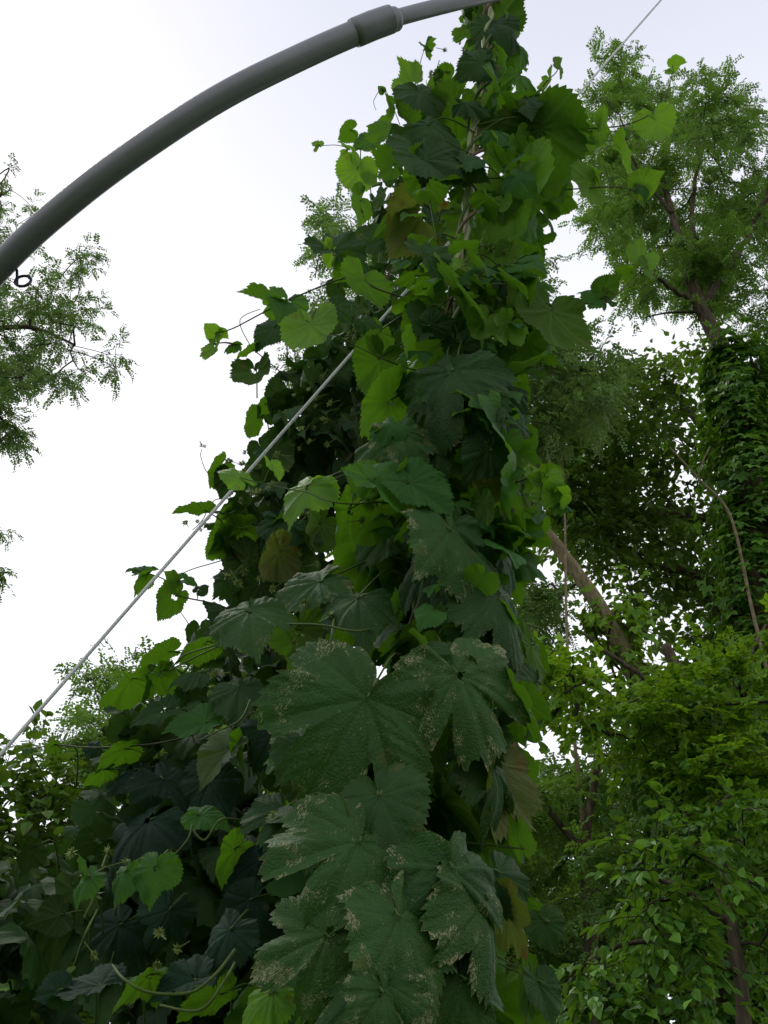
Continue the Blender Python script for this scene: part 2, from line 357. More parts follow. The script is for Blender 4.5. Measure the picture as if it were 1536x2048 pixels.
natW = {'h': 1.27, 'l': 1.42, 'L': 1.55}
VAR = {}
def mkvar():
    sets = {'h': [], 'l': [], 'L': []}
    for i in range(8):
        sets['h'].append(dict(kind='h', seed=10 + i, holes=[0, 3, 0, 6, 2, 9, 0, 4][i], cup=[.25, .4, .15, .5, .3, .1, .35, .2][i], fold=[.1, 0, .35, 0, -.1, .2, -.2, .5][i], tip=[.2, .4, 0, .3, .1, .5, .2, .1][i], wav=[.05, .07, .05, .09, .06, .05, .1, .06][i]))
    for i in range(7):
        sets['l'].append(dict(kind='l', seed=30 + i, holes=[0, 4, 0, 7, 2, 3, 0][i], cup=[.25, .4, .3, .5, .2, .35, .3][i], fold=[.05, 0, -.1, .1, .15, -.15, .3][i], tip=[.2, .3, .1, .5, .2, .3, .1][i], wav=[.06, .08, .06, .1, .07, .07, .09][i], deep=[0, .2, .1, .3, 0, .15, .1][i]))
    for i in range(5):
        sets['L'].append(dict(kind='L', seed=50 + i, holes=[0, 3, 1, 2, 0][i], cup=[.25, .35, .3, .42, .3][i], fold=[-.05, 0, -.12, .08, .05][i], tip=[.2, .3, .25, .35, .2][i], wav=[.08, .09, .07, .1, .09][i], deep=[.1, .3, 0, .2, .35][i]))
    for k, l in sets.items():
        VAR[k] = []
        for p in l:
            V, F, ld, lp = leaf_mesh(**p)
            VAR[k].append(np_mesh('hop_leaf', V, F, True, ld, lp))
            VAR[k][-1].materials.append(M['mid'])
    VAR['lo'] = {k: [leaf_mesh(**{**p, 'hi': False, 'holes': 0}) for p in l[:6]] for k, l in sets.items()}
mkvar()
SOLID = []

def leaf_frame(A, T, wpx_ratio, facing, kind, roll=None, rollsign=None):
    """frame (x tip, y width, z upper-side normal) and length for a leaf with stalk at A and tip at T"""
    d = T - A; L = d.length; nat = natW[kind]; tocam = (CAM - (A + T) / 2).normalized()
    ratio = wpx_ratio / nat; phi = 0.0
    if ratio > 1.05:                  # wider than long in view: the leaf points partly along the line of sight
        ratio = min(ratio, 1.6); L3 = L * ratio; off = math.sqrt(L3 * L3 - L * L)
        s = 1 if facing > 0 else (-1 if T.z < A.z else 1)
        d = d + tocam * off * s; L = L3
    elif ratio < 0.97:
        phi = math.acos(max(ratio, 0.22))
    x = d.normalized(); n = tocam - x * tocam.dot(x)
    n.normalize()
    sgn = rollsign if rollsign else random.choice((-1, 1))
    up = Vector((0, 0, 1)); q = Matrix.Rotation(phi * sgn, 3, x); n1 = q @ n; n2 = Matrix.Rotation(-phi * sgn, 3, x) @ n
    if not rollsign: n1 = n1 if (n1.dot(up) * facing > n2.dot(up) * facing) else n2
    n = n1 * facing
    y = n.cross(x).normalized(); n = x.cross(y)
    return x, y, n, L

class Vine:
    def __init__(s, base, label, **k):
        s.t = thing('hop_vine', base, label, 'vine', 'hop vines'); s.base = Vector(base); s.nl = 0
        s.fill = [[], [], [], []]; s.nf = 0
    def leaf(s, ax, ay, tx, ty, Y, w, kind='h', mat='dark', face=1, var=None, to=None, stalk=True, parent=None, rs=None, dy=0.0):
        A = P(ax, ay, Y + dy); T = P(tx, ty, Y)
        lpx = math.hypot(tx - ax, ty - ay)
        x, y, n, L = leaf_frame(A, T, w / lpx, face, kind, rollsign=rs)
        me = random.choice(VAR[kind]) if var is None else VAR[kind][var % len(VAR[kind])]
        o = bpy.data.objects.new('leaf', me); C.collection.objects.link(o)
        o.parent = parent or s.t
        m = Matrix(((x.x, y.x, n.x, 0), (x.y, y.y, n.y, 0), (x.z, y.z, n.z, 0), (0, 0, 0, 1)))
        m = Matrix.Translation(A - s.base) @ m @ Matrix.Diagonal((L, L, L, 1))
        o.matrix_basis = m
        o.material_slots[0].link = 'OBJECT'; o.material_slots[0].material = M[mat]
        if stalk:                     # the stalk, a piece of the leaf
            tgt = Vector(to) if to else A - x * L * 0.55 + n * L * 0.1 * face + Vector((0, 0.12, -0.03))
            dd = tgt - A
            if dd.length > 0.30: tgt = A + dd * (0.30 / dd.length)
            mid = (A + tgt) / 2 + Vector((0, 0, 0.025)) - x * 0.015
            tb = Tubes(); pts = spline([A + n * 0.001, A - x * L * 0.10 - n * L * 0.02, mid, tgt], 4)
            tb.add(pts, lerp_list([0.0009, 0.0012, 0.0014, 0.0017], len(pts)), 6)
            iv = (Matrix.Translation(s.base) @ m).inverted()
            V = [iv @ Vector(v) for v in tb.V]
            st = link('leaf_stalk', np_mesh('leaf_stalk', V, tb.F, lp=tb.L), None, M['stem_dark' if mat == 'young' else 'stem'])
            st.parent = o
        s.nl += 1
        return o
    def fillers(s, poly, Yr, n, size, kinds='hhl', thr=0.0, face_up=0.55, gate=None):
        xs = [p[0] for p in poly]; ys = [p[1] for p in poly]; c = 0; tries = 0
        while c < n and tries < n * 30:
            tries += 1
            px = random.uniform(min(xs), max(xs)); py = random.uniform(min(ys), max(ys))
            if not inpoly(px, py, poly): continue
            Yv = random.uniform(*Yr); p = P(px, py, Yv)
            if noise.noise(p * 5) < thr: continue
            c += 1
            L = random.uniform(*size); kd = random.choice(kinds)
            V, F, ld, lp = random.choice(VAR['lo'][kd])
            az = random.uniform(0, 6.28)
            x = Vector((math.cos(az), math.sin(az) - 0.25, -random.uniform(0.1, 1.6))).normalized()
            n_ = Vector((random.gauss(0, .45), random.gauss(-0.25, .45), 1.0)); n_ = (n_ - x * n_.dot(x)).normalized()
            y = n_.cross(x)
            Mx = np.array([x[:], y[:], n_[:]]) * L
            W = V @ Mx + np.array(p[:])
            s.fill[0].append(W); s.fill[1].append(F + s.nf)
            l2 = ld.copy(); l2[:, 2] = random.random(); s.fill[2].append(l2)
            q = lp.copy(); q[:, 2] += c * 0.73; s.fill[3].append(q); s.nf += len(V)
    def finish(s, mat):
        if not s.fill[0]: return
        V = np.concatenate(s.fill[0]) - np.array(s.base[:])
        me = np_mesh('foliage', V, np.concatenate(s.fill[1]), True, np.concatenate(s.fill[2]), np.concatenate(s.fill[3]))
        o = link('foliage', me, s.t, mat); o['kind'] = 'stuff'

def inpoly(x, y, poly):
    c = False; j = len(poly) - 1
    for i in range(len(poly)):
        xi, yi = poly[i]; xj, yj = poly[j]
        if (yi > y) != (yj > y) and x < (xj - xi) * (y - yi) / (yj - yi) + xi: c = not c
        j = i
    return c

# ------------------------------------------------------------------ ground
g_ = np_mesh('ground', [(-300, -300, 0), (300, -300, 0), (300, 300, 0), (-300, 300, 0)], [(0, 1, 2, 3)])
tag(link('ground', g_, None, M['grass']), kind='structure')

# ------------------------------------------------------------------ grey pipe arch
pp = [(-420, 1500, 2.6), (-330, 1100, 2.3), (-190, 760, 2.1), (0, 533, 2.0), (150, 396, 1.98), (300, 285, 1.99), (450, 190, 2.03), (600, 115, 2.1), (720, 62, 2.18), (790, 38, 2.24)]
pa = [PD(*q) for q in pp]
foot = Vector((pa[0].x - 0.05, pa[0].y, 0.0))
arch = thing('pipe_arch', foot, 'bent grey plastic pipe arching across the sky to the top of the vine', 'pipe')
tb = Tubes(); pts = spline([foot, foot + (pa[0] - foot) * 0.5] + pa, 10); tb.add(pts, 0.0232, 28); tb.build('pipe', M['pipe'], arch, foot)
# thinner pipe pushed into the coupling, on over the vine and down outside the picture
pb_ = [PD(*q) for q in [(735, 56, 2.195), (800, 34, 2.25), (900, 8, 2.36), (1010, -18, 2.5), (1160, -50, 2.7), (1400, -60, 3.0), (1750, 0, 3.4), (2150, 300, 3.7), (2450, 900, 3.8)]]
ft2 = Vector((pb_[-1].x + 0.05, pb_[-1].y, 0))
tb = Tubes(); pts = spline(pb_ + [ft2 + (pb_[-1] - ft2) * 0.4, ft2], 10); tb.add(pts, 0.0158, 24); tb.build('pipe', M['pipe'], arch, foot)
# coupling sleeve with a shoulder ring
ca = [PD(708, 66.5, 2.17), PD(708.5, 66.3, 2.17), PD(714, 64, 2.173), PD(745, 51, 2.195), PD(776, 40, 2.22), PD(782, 38, 2.223), PD(782.4, 37.9, 2.223)]
tb = Tubes(); tb.add(ca, [0.0225, 0.0262, 0.0268, 0.0268, 0.0266, 0.0262, 0.0165], 28); tb.build('coupling', M['pipe'], arch, foot)
# screw eye under the pipe
tb = Tubes(); c0 = PD(46, 562, 1.965); ring = []
for i in range(25):
    a = 2 * math.pi * i / 22 - 2.2; ring.append(c0 + (cr * math.cos(a) + (cu * 0.8 + cf * 0.6) * math.sin(a)) * 0.0135)
ring.insert(0, PD(34, 540, 1.99)); tb.add(ring, 0.0026, 8); tb.build('screw_eye', M['metal'], arch, foot)

# ------------------------------------------------------------------ white guy rope
ra = PD(-420, 1990, 1.62); rb = PD(1560, -272, 5.2)
d = (ra - rb).normalized(); ra2 = ra + d * ((ra.z - 0.02) / -d.z) if d.z < 0 else ra
rope = Tubes(); pts = [rb + (ra2 - rb) * (i / 60) for i in range(61)]
rope.add(pts, 0.0030, 12)
tag(rope.build('guy_rope', M['rope']), 'straight white braided rope running diagonally up past the vines', 'rope')

# ------------------------------------------------------------------ front hop column
AX = [(985, -60), (978, 30), (970, 150), (952, 260), (938, 390), (922, 520), (908, 640), (915, 780), (893, 900), (862, 1060), (835, 1250), (806, 1420), (790, 1540), (735, 1700), (690, 1830), (672, 1960), (655, 2100)]
YA = 1.38
def YAx(py): return float(np.interp(py, [0, 640, 800, 1200], [1.25, 1.24, 1.32, 1.38]))
ax3 = [P(x, y, YAx(y)) for x, y in AX]
def axis_at(py):
    ys = [a[1] for a in AX]; x = float(np.interp(py, ys, [a[0] for a in AX])); return P(x, py, YAx(py))
base1 = Vector((ax3[-1].x - 0.02, YA, 0))
V1 = Vine(base1, 'tall hop vine with big dusty leaves climbing the twine in the middle of the picture')
# climbing twine, a thing of its own
tw = Tubes(); pts = spline([base1, base1 + (ax3[-1] - base1) * .5] + ax3[::-1], 8); tw.add(pts, 0.0028, 7)
tag(tw.build('climbing_twine', M['twine']), 'pale jute twine hanging from the pipe inside the tall hop vine', 'twine')
# red cord
tw = Tubes(); tw.add(spline([P(919, 660, 1.34), P(921, 800, 1.33), P(920, 905, 1.33)], 6), 0.0016, 6)
tag(tw.build('red_cord', M['twine_red']), 'thin rust red cord hanging by the twine between big dark leaves', 'cord')
# bines winding round the twine
full = spline([base1] + ax3[::-1], 30)
for k, (r, mt, ph, rad) in enumerate([(0.010, 'stem_pale', 0.0, 0.0048), (0.013, 'stem', 2.4, 0.0036), (0.016, 'stem_brown', 4.2, 0.0032)]):
    tb = Tubes(); L = 0; pts = []
    for i, p in enumerate(full):
        if i: L += (p - full[i-1]).length
        a = L * 2 * math.pi / 0.19 + ph
        pts.append(p + Vector((math.cos(a), math.sin(a), 0)) * r * (1 + 0.3 * math.sin(L * 9 + k)))
    tb.add(pts, rad, 7); tb.build('stem', M[mt], V1.t, base1)

def st(py, dx=0): p = axis_at(py); return p + Vector((dx, -0.01, 0))
H = [  # ax, ay, tipx, tipy, Y, width, kind, material, facing, variant
 # lower front, big dusty lobed leaves
 (733,1398, 622,1592, 1.10, 360,'L','old',1,0), (759,1590, 818,1722, 1.08, 205,'h','dark',1,0), (916,1348, 1000,1505, 1.13, 250,'L','old',1,1),
 (718,1684, 640,1862, 1.06, 330,'L','old',1,4), (903,1739, 948,1935, 1.05, 245,'l','old',1,3), (655,1872, 490,1935, 1.04, 235,'l','old',1,1),
 (800,1835, 885,2040, 1.03, 220,'l','old',1,0), (972,1800, 1018,2010, 1.08, 110,'l','old',1,2), (1008,1815, 1068,1912, 1.16, 95,'l','tired',-1,4),
 (995,1746, 1056,1832, 1.14, 125,'h','dark',1,6), (1086,1842, 1112,1908, 1.25, 90,'h','dark',1,0), (1062,1958, 1030,2046, 1.28, 90,'h','mid',-1,1),
 (1078,1968, 1108,2052, 1.26, 80,'h','dark',1,2), (752,1955, 620,2075, 1.02, 210,'l','old',1,2), (765,1985, 805,2110, 1.00, 130,'l','old',1,5),
 (925,1960, 990,2090, 1.08, 180,'l','dark',1,5), (545,1985, 468,2046, 1.15, 95,'h','young',1,3), (700,1885, 712,1925, 1.2, 55,'h','tired',-1,0),
 (968,1480, 935,1610, 1.24, 90,'l','dark',1,6), (985,1530, 1038,1650, 1.22, 80,'l','dark',1,3), (985,1525, 955,1680, 1.26, 105,'l','tired',-1,2),
 (880,1600, 1000,1700, 1.35, 70,'h','mid',-1,5), (1010,1640, 1030,1700, 1.35, 70,'h','mid',-1,1), (1040,1540, 1050,1610, 1.4, 60,'h','mid',-1,3),
 (1018,1390, 1098,1470, 1.2, 75,'l','mid',-1,4), (1050,1400, 1108,1440, 1.25, 60,'h','mid',-1,2), (1040,1690, 1012,1620, 1.3, 50,'h','mid',-1,2),
 (860,1495, 882,1542, 1.22, 70,'h','mid',-1,0), (900,1455, 915,1500, 1.25, 80,'h','mid',-1,4), (930,1310, 840,1262, 1.14, 100,'l','old',1,5),
 (640,1650, 545,1590, 1.22, 120,'l','dark',1,5), (610,1500, 560,1560, 1.25, 120,'h','dark',1,4), (570,1620, 540,1700, 1.25, 150,'l','dark',1,2),
 (620,1560, 690,1620, 1.3, 120,'h','dark',-1,6), (780,1620, 700,1640, 1.28, 100,'h','dark',-1,5), (840,1430, 900,1380, 1.3, 90,'h','dark',-1,1),
 (1085,1820, 1050,1780, 1.3, 40,'h','mid',-1,3), (700,1310, 655,1400, 1.28, 120,'l','mid',-1,0), (600,1260, 610,1350, 1.3, 110,'h','mid',-1,4),
 # middle
 (718,1195, 725,1264, 1.20, 148,'h','dark',1,1), (640,1162, 525,1212, 1.24, 80,'h','old',1,0), (902,1061, 967,1192, 1.16, 122,'l','old',1,0),
 (897,1050, 828,1120, 1.17, 120,'l','dark',1,3), (870,1108, 828,1238, 1.24, 135,'l','dark',1,1), (1004,1108, 1046,1196, 1.25, 48,'h','dark',1,3),
 (1000,1188, 1062,1322, 1.2, 96,'l','dark',1,2), (975,1235, 892,1292, 1.26, 85,'h','dark',1,3), (985,1262, 1030,1380, 1.24, 110,'l','dark',1,5),
 (1062,1290, 1070,1392, 1.32, 60,'h','mid',-1,2), (1075,1370, 1085,1470, 1.3, 50,'h','dark',1,4), (1006,955, 1058,1148, 1.27, 135,'L','mid',-1,4),
 (966,1050, 1042,1104, 1.24, 70,'h','mid',-1,5), (982,936, 925,1000, 1.22, 95,'h','tired',-1,1), (978,900, 934,956, 1.18, 92,'h','dark',1,0),
 (1030,905, 1065,920, 1.24, 70,'h','mid',-1,3), (985,890, 935,860, 1.28, 70,'h','mid',-1,1), (787,870, 686,946, 1.19, 92,'h','dark',1,3),
 (802,864, 846,940, 1.17, 92,'h','old',1,1), (868,873, 908,934, 1.2, 66,'h','dark',1,4), (745,962, 824,1024, 1.15, 70,'h','mid',1,7),
 (820,965, 908,1026, 1.16, 90,'h','mid',1,2), (745,962, 692,940, 1.2, 80,'h','mid',1,0), (618,972, 563,1038, 1.25, 72,'h','young',1,4), (640,975, 668,985, 1.26, 40,'h','young',-1,0),
 (775,1068, 712,1130, 1.27, 85,'h','dark',1,5), (700,1020, 640,1080, 1.32, 90,'h','mid',-1,3), (903,742, 852,856, 1.15, 135,'l','dark',1,5), (905,744, 1010,815, 1.16, 95,'h','dark',1,1),
 (893,745, 790,740, 1.2, 60,'h','dark',1,3), (782,800, 694,868, 1.26, 125,'h','mid',-1,4), (760,720, 735,780, 1.3, 90,'h','mid',-1,1), (760,665, 745,715, 1.3, 60,'h','mid',-1,2),
 (1000,825, 1062,892, 1.24, 60,'h','dark',1,0), (1010,770, 1062,808, 1.28, 55,'h','dark',1,6), (1020,800, 1005,845, 1.3, 45,'h','mid',-1,5), (925,690, 960,740, 1.22, 70,'h','dark',1,5),
 # upper
 (932,652, 1010,762, 1.24, 140,'L','mid',-1,2), (1010,640, 1045,664, 1.22, 40,'h','dark',1,1), (862,650, 905,640, 1.18, 60,'h','dark',1,0), (858,640, 832,686, 1.2, 80,'h','dark',1,2),
 (820,650, 795,684, 1.26, 50,'h','mid',-1,1), (1100,622, 1092,720, 1.26, 115,'l','mid',-1,0), (1030,590, 1045,656, 1.3, 60,'h','mid',-1,4), (1050,575, 1108,575, 1.3, 30,'h','mid',1,2),
 (1015,550, 1040,595, 1.26, 46,'h','dark',1,3), (965,535, 968,628, 1.28, 85,'h','mid',-1,0), (905,537, 955,585, 1.22, 30,'h','young',1,2), (850,510, 888,562, 1.2, 48,'h','dark',1,7),
 (835,550, 778,548, 1.25, 45,'h','mid',-1,3), (1020,388, 1042,508, 1.26, 160,'l','mid',-1,2), (1080,378, 1060,322, 1.27, 80,'h','mid',-1,3), (1100,372, 1147,362, 1.28, 60,'h','mid',1,1),
 (845,352, 798,406, 1.25, 88,'h','mid',-1,4),
]
for (a, b, c_, d_, Y_, w_, k_, m_, f_, v_) in H[:]:
    V1.leaf(a, b, c_, d_, Y_, w_, k_, m_, f_, v_, to=st(b + (d_ - b) * -0.35, random.uniform(-0.02, 0.02)))

H2 = [ # the topmost leaves
 (830,295, 862,352, 1.22, 50,'h','dark',1,0), (848,318, 922,370, 1.2, 75,'h','dark',1,2), (924,325, 980,350, 1.2, 62,'h','dark',1,4), (860,250, 928,292, 1.22, 55,'h','dark',1,1),
 (1080,258, 1102,334, 1.27, 125,'h','mid',-1,0), (1076,230, 1136,222, 1.27, 85,'h','mid',-1,5), (1060,235, 1020,200, 1.28, 70,'h','mid',-1,1), (1055,200, 1060,225, 1.24, 50,'h','dark',1,0),
 (1020,260, 1000,330, 1.3, 90,'h','mid',-1,6), (930,205, 982,212, 1.2, 34,'h','dark',1,6), (910,215, 885,255, 1.26, 80,'h','mid',-1,2), (990,200, 1005,266, 1.26, 45,'h','mid',-1,3),
 (838,183, 882,228, 1.24, 50,'h','dark',1,0), (825,225, 800,270, 1.3, 62,'h','mid',-1,0), (825,190, 785,205, 1.28, 34,'h','young',1,2), (825,168, 815,134, 1.3, 40,'h','young',-1,1),
 (870,165, 840,185, 1.35, 40,'h','mid',-1,1), (900,160, 880,185, 1.35, 46,'h','mid',-1,4), (965,125, 912,150, 1.22, 62,'h','dark',1,0), (965,125, 992,140, 1.24, 50,'h','dark',1,2),
 (1000,130, 1030,170, 1.28, 50,'h','mid',-1,3), (1005,85, 1020,140, 1.3, 50,'h','mid',-1,1), (1020,60, 1032,100, 1.26, 28,'h','dark',1,4), (1036,88, 1052,120, 1.3, 22,'h','mid',1,3),
 (985,48, 1000,82, 1.24, 60,'h','dark',1,1), (975,52, 945,75, 1.24, 40,'h','dark',1,5), (1000,40, 1024,6, 1.28, 60,'h','mid',-1,2), (930,22, 912,58, 1.3, 34,'h','mid',-1,1),
 (940,60, 950,90, 1.3, 36,'h','mid',-1,3), (950,15, 918,30, 1.28, 40,'h','dark',-1,5), (960,20, 935,-10, 1.3, 45,'h','mid',-1,0), (1000,10, 1030,-20, 1.3, 50,'h','mid',-1,4),
 (990,-10, 970,-40, 1.3, 60,'h','mid',-1,1), (985,295, 1000,328, 1.25, 28,'h','young',-1,0), (780,245, 790,290, 1.32, 40,'h','mid',-1,6), (790,330, 760,300, 1.32, 50,'h','mid',-1,3),
]
for (a, b, c_, d_, Y_, w_, k_, m_, f_, v_) in H2[:]:
    V1.leaf(a, b, c_, d_, Y_, w_, k_, m_, f_, v_, to=st(b + 25), stalk=False) if V1.nl >= 100 else V1.leaf(a, b, c_, d_, Y_, w_, k_, m_, f_, v_, to=st(b + 25))

COL = [(912, -60), (1035, -60), (1035, 100), (1030, 180), (1110, 200), (1120, 300), (1140, 360), (1080, 480), (1060, 560), (1110, 680), (1050, 760), (1050, 1000), (1030, 1150), (1030, 1400), (1000, 1600), (970, 1750), (1000, 1900), (1010, 2150),
       (520, 2150), (560, 1800), (560, 1600), (600, 1400), (640, 1250), (700, 1100), (760, 900), (830, 700), (840, 550), (850, 420), (840, 250), (880, 180), (930, 110)]
V1.fillers([q for q in COL if q[1] > 900] + [(760, 900)], (1.32, 1.62), 330, (0.05, 0.09), 'hhhl')
V1.fillers([q for q in COL if q[1] < 1080] + [], (1.31, 1.58), 430, (0.025, 0.06), 'hhh')
V1.fillers([(880,160),(1010,160),(1060,300),(1060,700),(1030,900),(1030,1280),(860,1300),(740,1250),(740,1000),(800,700),(830,400)], (1.16, 1.30), 150, (0.028, 0.058), 'hhhl', thr=-0.3)
V1.finish(M['mid'])

# ------------------------------------------------------------------ hop flowers
def burr():
    T = []; F = []; n = 0
    for i in range(26):
        zz = 1 - 2 * (i + .5) / 26; a = i * 2.39996; r = math.sqrt(1 - zz * zz)
        d = Vector((r * math.cos(a), r * math.sin(a), zz)); u = d.orthogonal().normalized(); v = d.cross(u); l = random.uniform(0.7, 1.15)
        T += [(d * 0.1)[:], (d * 0.45 * l + u * 0.17)[:], (d * l + v * 0.08)[:], (d * 0.45 * l - u * 0.17)[:]]; F.append((n, n+1, n+2, n+3)); n += 4
    for u in (Vector((.09, 0, 0)), Vector((0, .09, 0))):
        T += [u[:], (u * -1)[:], (Vector((.5, .3, 2.6)) - u)[:], (Vector((.5, .3, 2.6)) + u)[:]]; F.append((n, n+1, n+2, n+3)); n += 4
    me = np_mesh('flower', T, F, False); me.materials.append(M['flower']); return me
BUR = [burr() for _ in range(3)]
def flowers(vine, pts, stems=True):
    tb = Tubes(); 
    for (px, py, Y) in pts:
        p = P(px, py, Y); o = bpy.data.objects.new('flower', random.choice(BUR)); C.collection.objects.link(o)
        o.parent = vine.t; o.location = p - vine.base; s = random.uniform(0.006, 0.011); o.scale = (s, s, s * 1.2)
        o.rotation_euler = (random.uniform(0, 3), random.uniform(0, 3), 0)
fp = [(960,490,1.22),(975,495,1.22),(985,500,1.23),(1000,495,1.22),(1010,505,1.22),(935,600,1.24),(945,610,1.24),(960,605,1.25),(700,670,1.28),(712,655,1.27),(690,680,1.28),(735,1000,1.2),(750,1005,1.2),(725,1040,1.22),
      (840,1005,1.18),(610,1205,1.22),(590,1285,1.2),(600,1270,1.2),(640,1195,1.23),(545,1630,1.2),(700,1560,1.2),(706,1655,1.08),(712,1640,1.1),(660,1230,1.2),(575,1255,1.22),(1060,940,1.2),(1085,960,1.2),
      (925,395,1.3),(880,440,1.3),(905,420,1.3),(870,150,1.3),(880,165,1.3),(860,175,1.32),(895,145,1.32),(850,200,1.3),(890,100,1.3),(920,85,1.3),(930,100,1.3)]
flowers(V1, fp)
# dried curled patch hanging on a leaf
cc = []; F = []
for i in range(9):
    for j in range(7):
        u = i / 8 - .5; v = j / 6 - .5
        cc.append((u * 0.020, -0.004 * math.cos(v * 5) - 0.004 * math.sin(i * 1.9 + j), v * 0.030 * (1 - abs(u) * .5)))
for i in range(8):
    for j in range(6): a = i * 7 + j; F.append((a, a + 7, a + 8, a + 1))
o = link('dried_leaf', np_mesh('dried_leaf', cc, F), V1.t, simple('dried', (0.10, 0.07, 0.05), (0.42, 0.36, 0.30), 220, 0.9, 0.1, 0.8, 0.002)); o.location = P(1015, 1028, 1.235) - base1

# ------------------------------------------------------------------ side shoots: shoot (part) > leaves (sub-parts)
def shoot(vine, path, leaves, r0=0.0022, r1=0.0011, mat='stem_dark', tipbud=True):
    pts = spline([P(*q) for q in path], 7); tb = Tubes(); q_ = .85 if mat == 'stem_dark' else .6; r0 *= q_; r1 *= q_; tb.add(pts, lerp_list([r0, r1], len(pts)), 7)
    for (a, b, c_, d_, Y_, w_, k_, m_, f_, v_) in leaves:      # its short leaf stalks
        A = P(a, b, Y_); q = min(pts, key=lambda p: (p - A).length)
        if (q - A).length > 0.004: tb.add(spline([A, (A + q) / 2 + Vector((0, 0, .004)), q], 3), 0.0010, 5)
    o = tb.build('side_shoot', M[mat], vine.t, vine.base)
    for (a, b, c_, d_, Y_, w_, k_, m_, f_, v_) in leaves:
        vine.leaf(a, b, c_, d_, Y_, w_, k_, m_, f_, v_, stalk=False, parent=o)
Y1 = 1.3
shoot(V1, [(960,300,1.36),(1080,262,Y1),(1160,258,Y1),(1250,250,Y1),(1308,222,Y1),(1335,180,Y1),(1347,140,Y1)],
  [(1310,240,1320,278,Y1,54,'h','young',-1,0),(1198,262,1225,312,Y1,62,'h','young',-1,1),(1150,268,1156,316,Y1,30,'h','young',-1,3),(1240,300,1268,342,Y1,26,'h','young',-1,2),(1345,132,1372,122,Y1,26,'h','young',-1,2),(1346,142,1330,132,Y1,8,'h','young',1,1),(1205,245,1212,262,Y1,18,'h','young',-1,4),(1246,262,1265,258,Y1,18,'h','mid',1,4)])
shoot(V1, [(990,400,1.36),(1040,385,Y1),(1150,378,Y1),(1230,374,Y1),(1268,382,Y1)],
  [(1182,362,1162,412,Y1,60,'h','young',-1,5),(1285,372,1295,392,Y1,20,'h','mid',1,1),(1280,370,1312,352,Y1,50,'h','young',-1,0),(1208,330,1204,350,Y1,16,'h','young',-1,2),(1190,350,1212,372,Y1,30,'h','young',-1,3)])
shoot(V1, [(905,665,1.34),(1000,640,1.3),(1100,612,Y1),(1160,606,Y1),(1210,607,Y1),(1248,575,Y1),(1290,532,Y1),(1305,515,Y1)],
  [(1205,596,1165,562,Y1,34,'h','mid',1,1),(1208,592,1190,590,Y1,44,'h','mid',-1,5),(1206,580,1230,560,Y1,44,'h','mid',-1,0),(1280,524,1278,488,Y1,42,'h','young',-1,4),(1262,545,1235,532,Y1,32,'h','young',-1,3),(1296,530,1298,560,Y1,20,'h','young',-1,2)])
shoot(V1, [(975,150,1.36),(1030,160,1.3),(1068,188,1.3),(1096,160,1.3),(1112,145,1.3),(1120,128,1.3)],
  [(1098,158,1103,184,1.3,22,'h','young',-1,1),(1119,136,1121,116,1.3,12,'h','young',-1,2),(1040,150,1075,182,1.29,24,'h','mid',1,3)])
shoot(V1, [(960,270,1.36),(1070,262,1.31),(1180,262,1.31),(1290,262,1.32)], [(1165,262,1180,300,1.31,16,'h','young',-1,2)], 0.0012, 0.0008)
shoot(V1, [(1060,320,1.34),(1120,350,1.31),(1170,330,1.31),(1200,300,1.31),(1235,290,1.32)], [], 0.0012, 0.0008)
shoot(V1, [(838,215,1.33),(835,160,1.3),(842,120,1.3),(850,95,1.3)], [(850,97,842,84,1.3,8,'h','mid',1,2),(850,97,855,78,1.3,8,'h','mid',-1,3)], 0.0014, 0.0008)
shoot(V1, [(910,640,1.34),(850,610,1.3),(760,580,1.28),(700,555,1.27),(600,590,1.27),(540,618,1.27),(470,655,1.28),(435,668,1.28),(428,690,1.28)],
  [(730,562,728,630,1.27,72,'h','mid',-1,0),(575,600,560,645,1.27,68,'h','mid',1,5),(545,610,592,606,1.28,50,'h','mid',-1,1),(430,668,416,655,1.28,30,'h','young',-1,2),(440,665,450,672,1.28,22,'h','young',-1,4),(432,692,428,730,1.28,28,'h','young',-1,1),(470,690,445,697,1.28,18,'h','mid',1,3),(472,688,486,686,1.28,14,'h','mid',-1,0)])
shoot(V1, [(900,745,1.34),(830,740,1.3),(760,715,1.25),(680,675,1.23),(610,640,1.22)],
  [(622,650,618,724,1.22,84,'h','young',-1,0),(668,615,702,640,1.22,50,'h','dark',1,5),(725,640,765,642,1.22,34,'h','dark',1,3)], 0.0024, 0.0016, 'stem')
shoot(V1, [(905,560,1.34),(880,500,1.28),(868,450,1.26),(860,400,1.26)], [], 0.0022, 0.0018, 'stem')
shoot(V1, [(830,1020,1.32),(770,1005,1.2),(700,1008,1.17),(650,1000,1.17),(615,985,1.18),(560,975,1.2),(505,962,1.2),(480,955,1.2)],
  [(545,930,560,960,1.2,22,'h','young',1,2),(480,958,440,925,1.2,40,'h','young',1,0)], 0.0022, 0.0012, 'stem')
shoot(V1, [(905,960,1.36),(960,975,1.26),(1030,965,1.24),(1065,955,1.2),(1092,962,1.2)],
  [(1068,958,1062,925,1.2,32,'h','young',1,2),(1095,955,1120,965,1.18,46,'h','young',1,3),(1100,950,1085,930,1.2,44,'h','young',-1,0),(1125,990,1152,985,1.2,60,'h','young',-1,1),(1075,965,1052,982,1.2,40,'h','young',-1,4),(1105,990,1092,1010,1.2,34,'h','young',-1,5),(1120,1010,1150,1012,1.21,24,'h','mid',1,3),(1080,1000,1086,1030,1.2,14,'h','young',1,3)], 0.0022, 0.0014, 'stem')
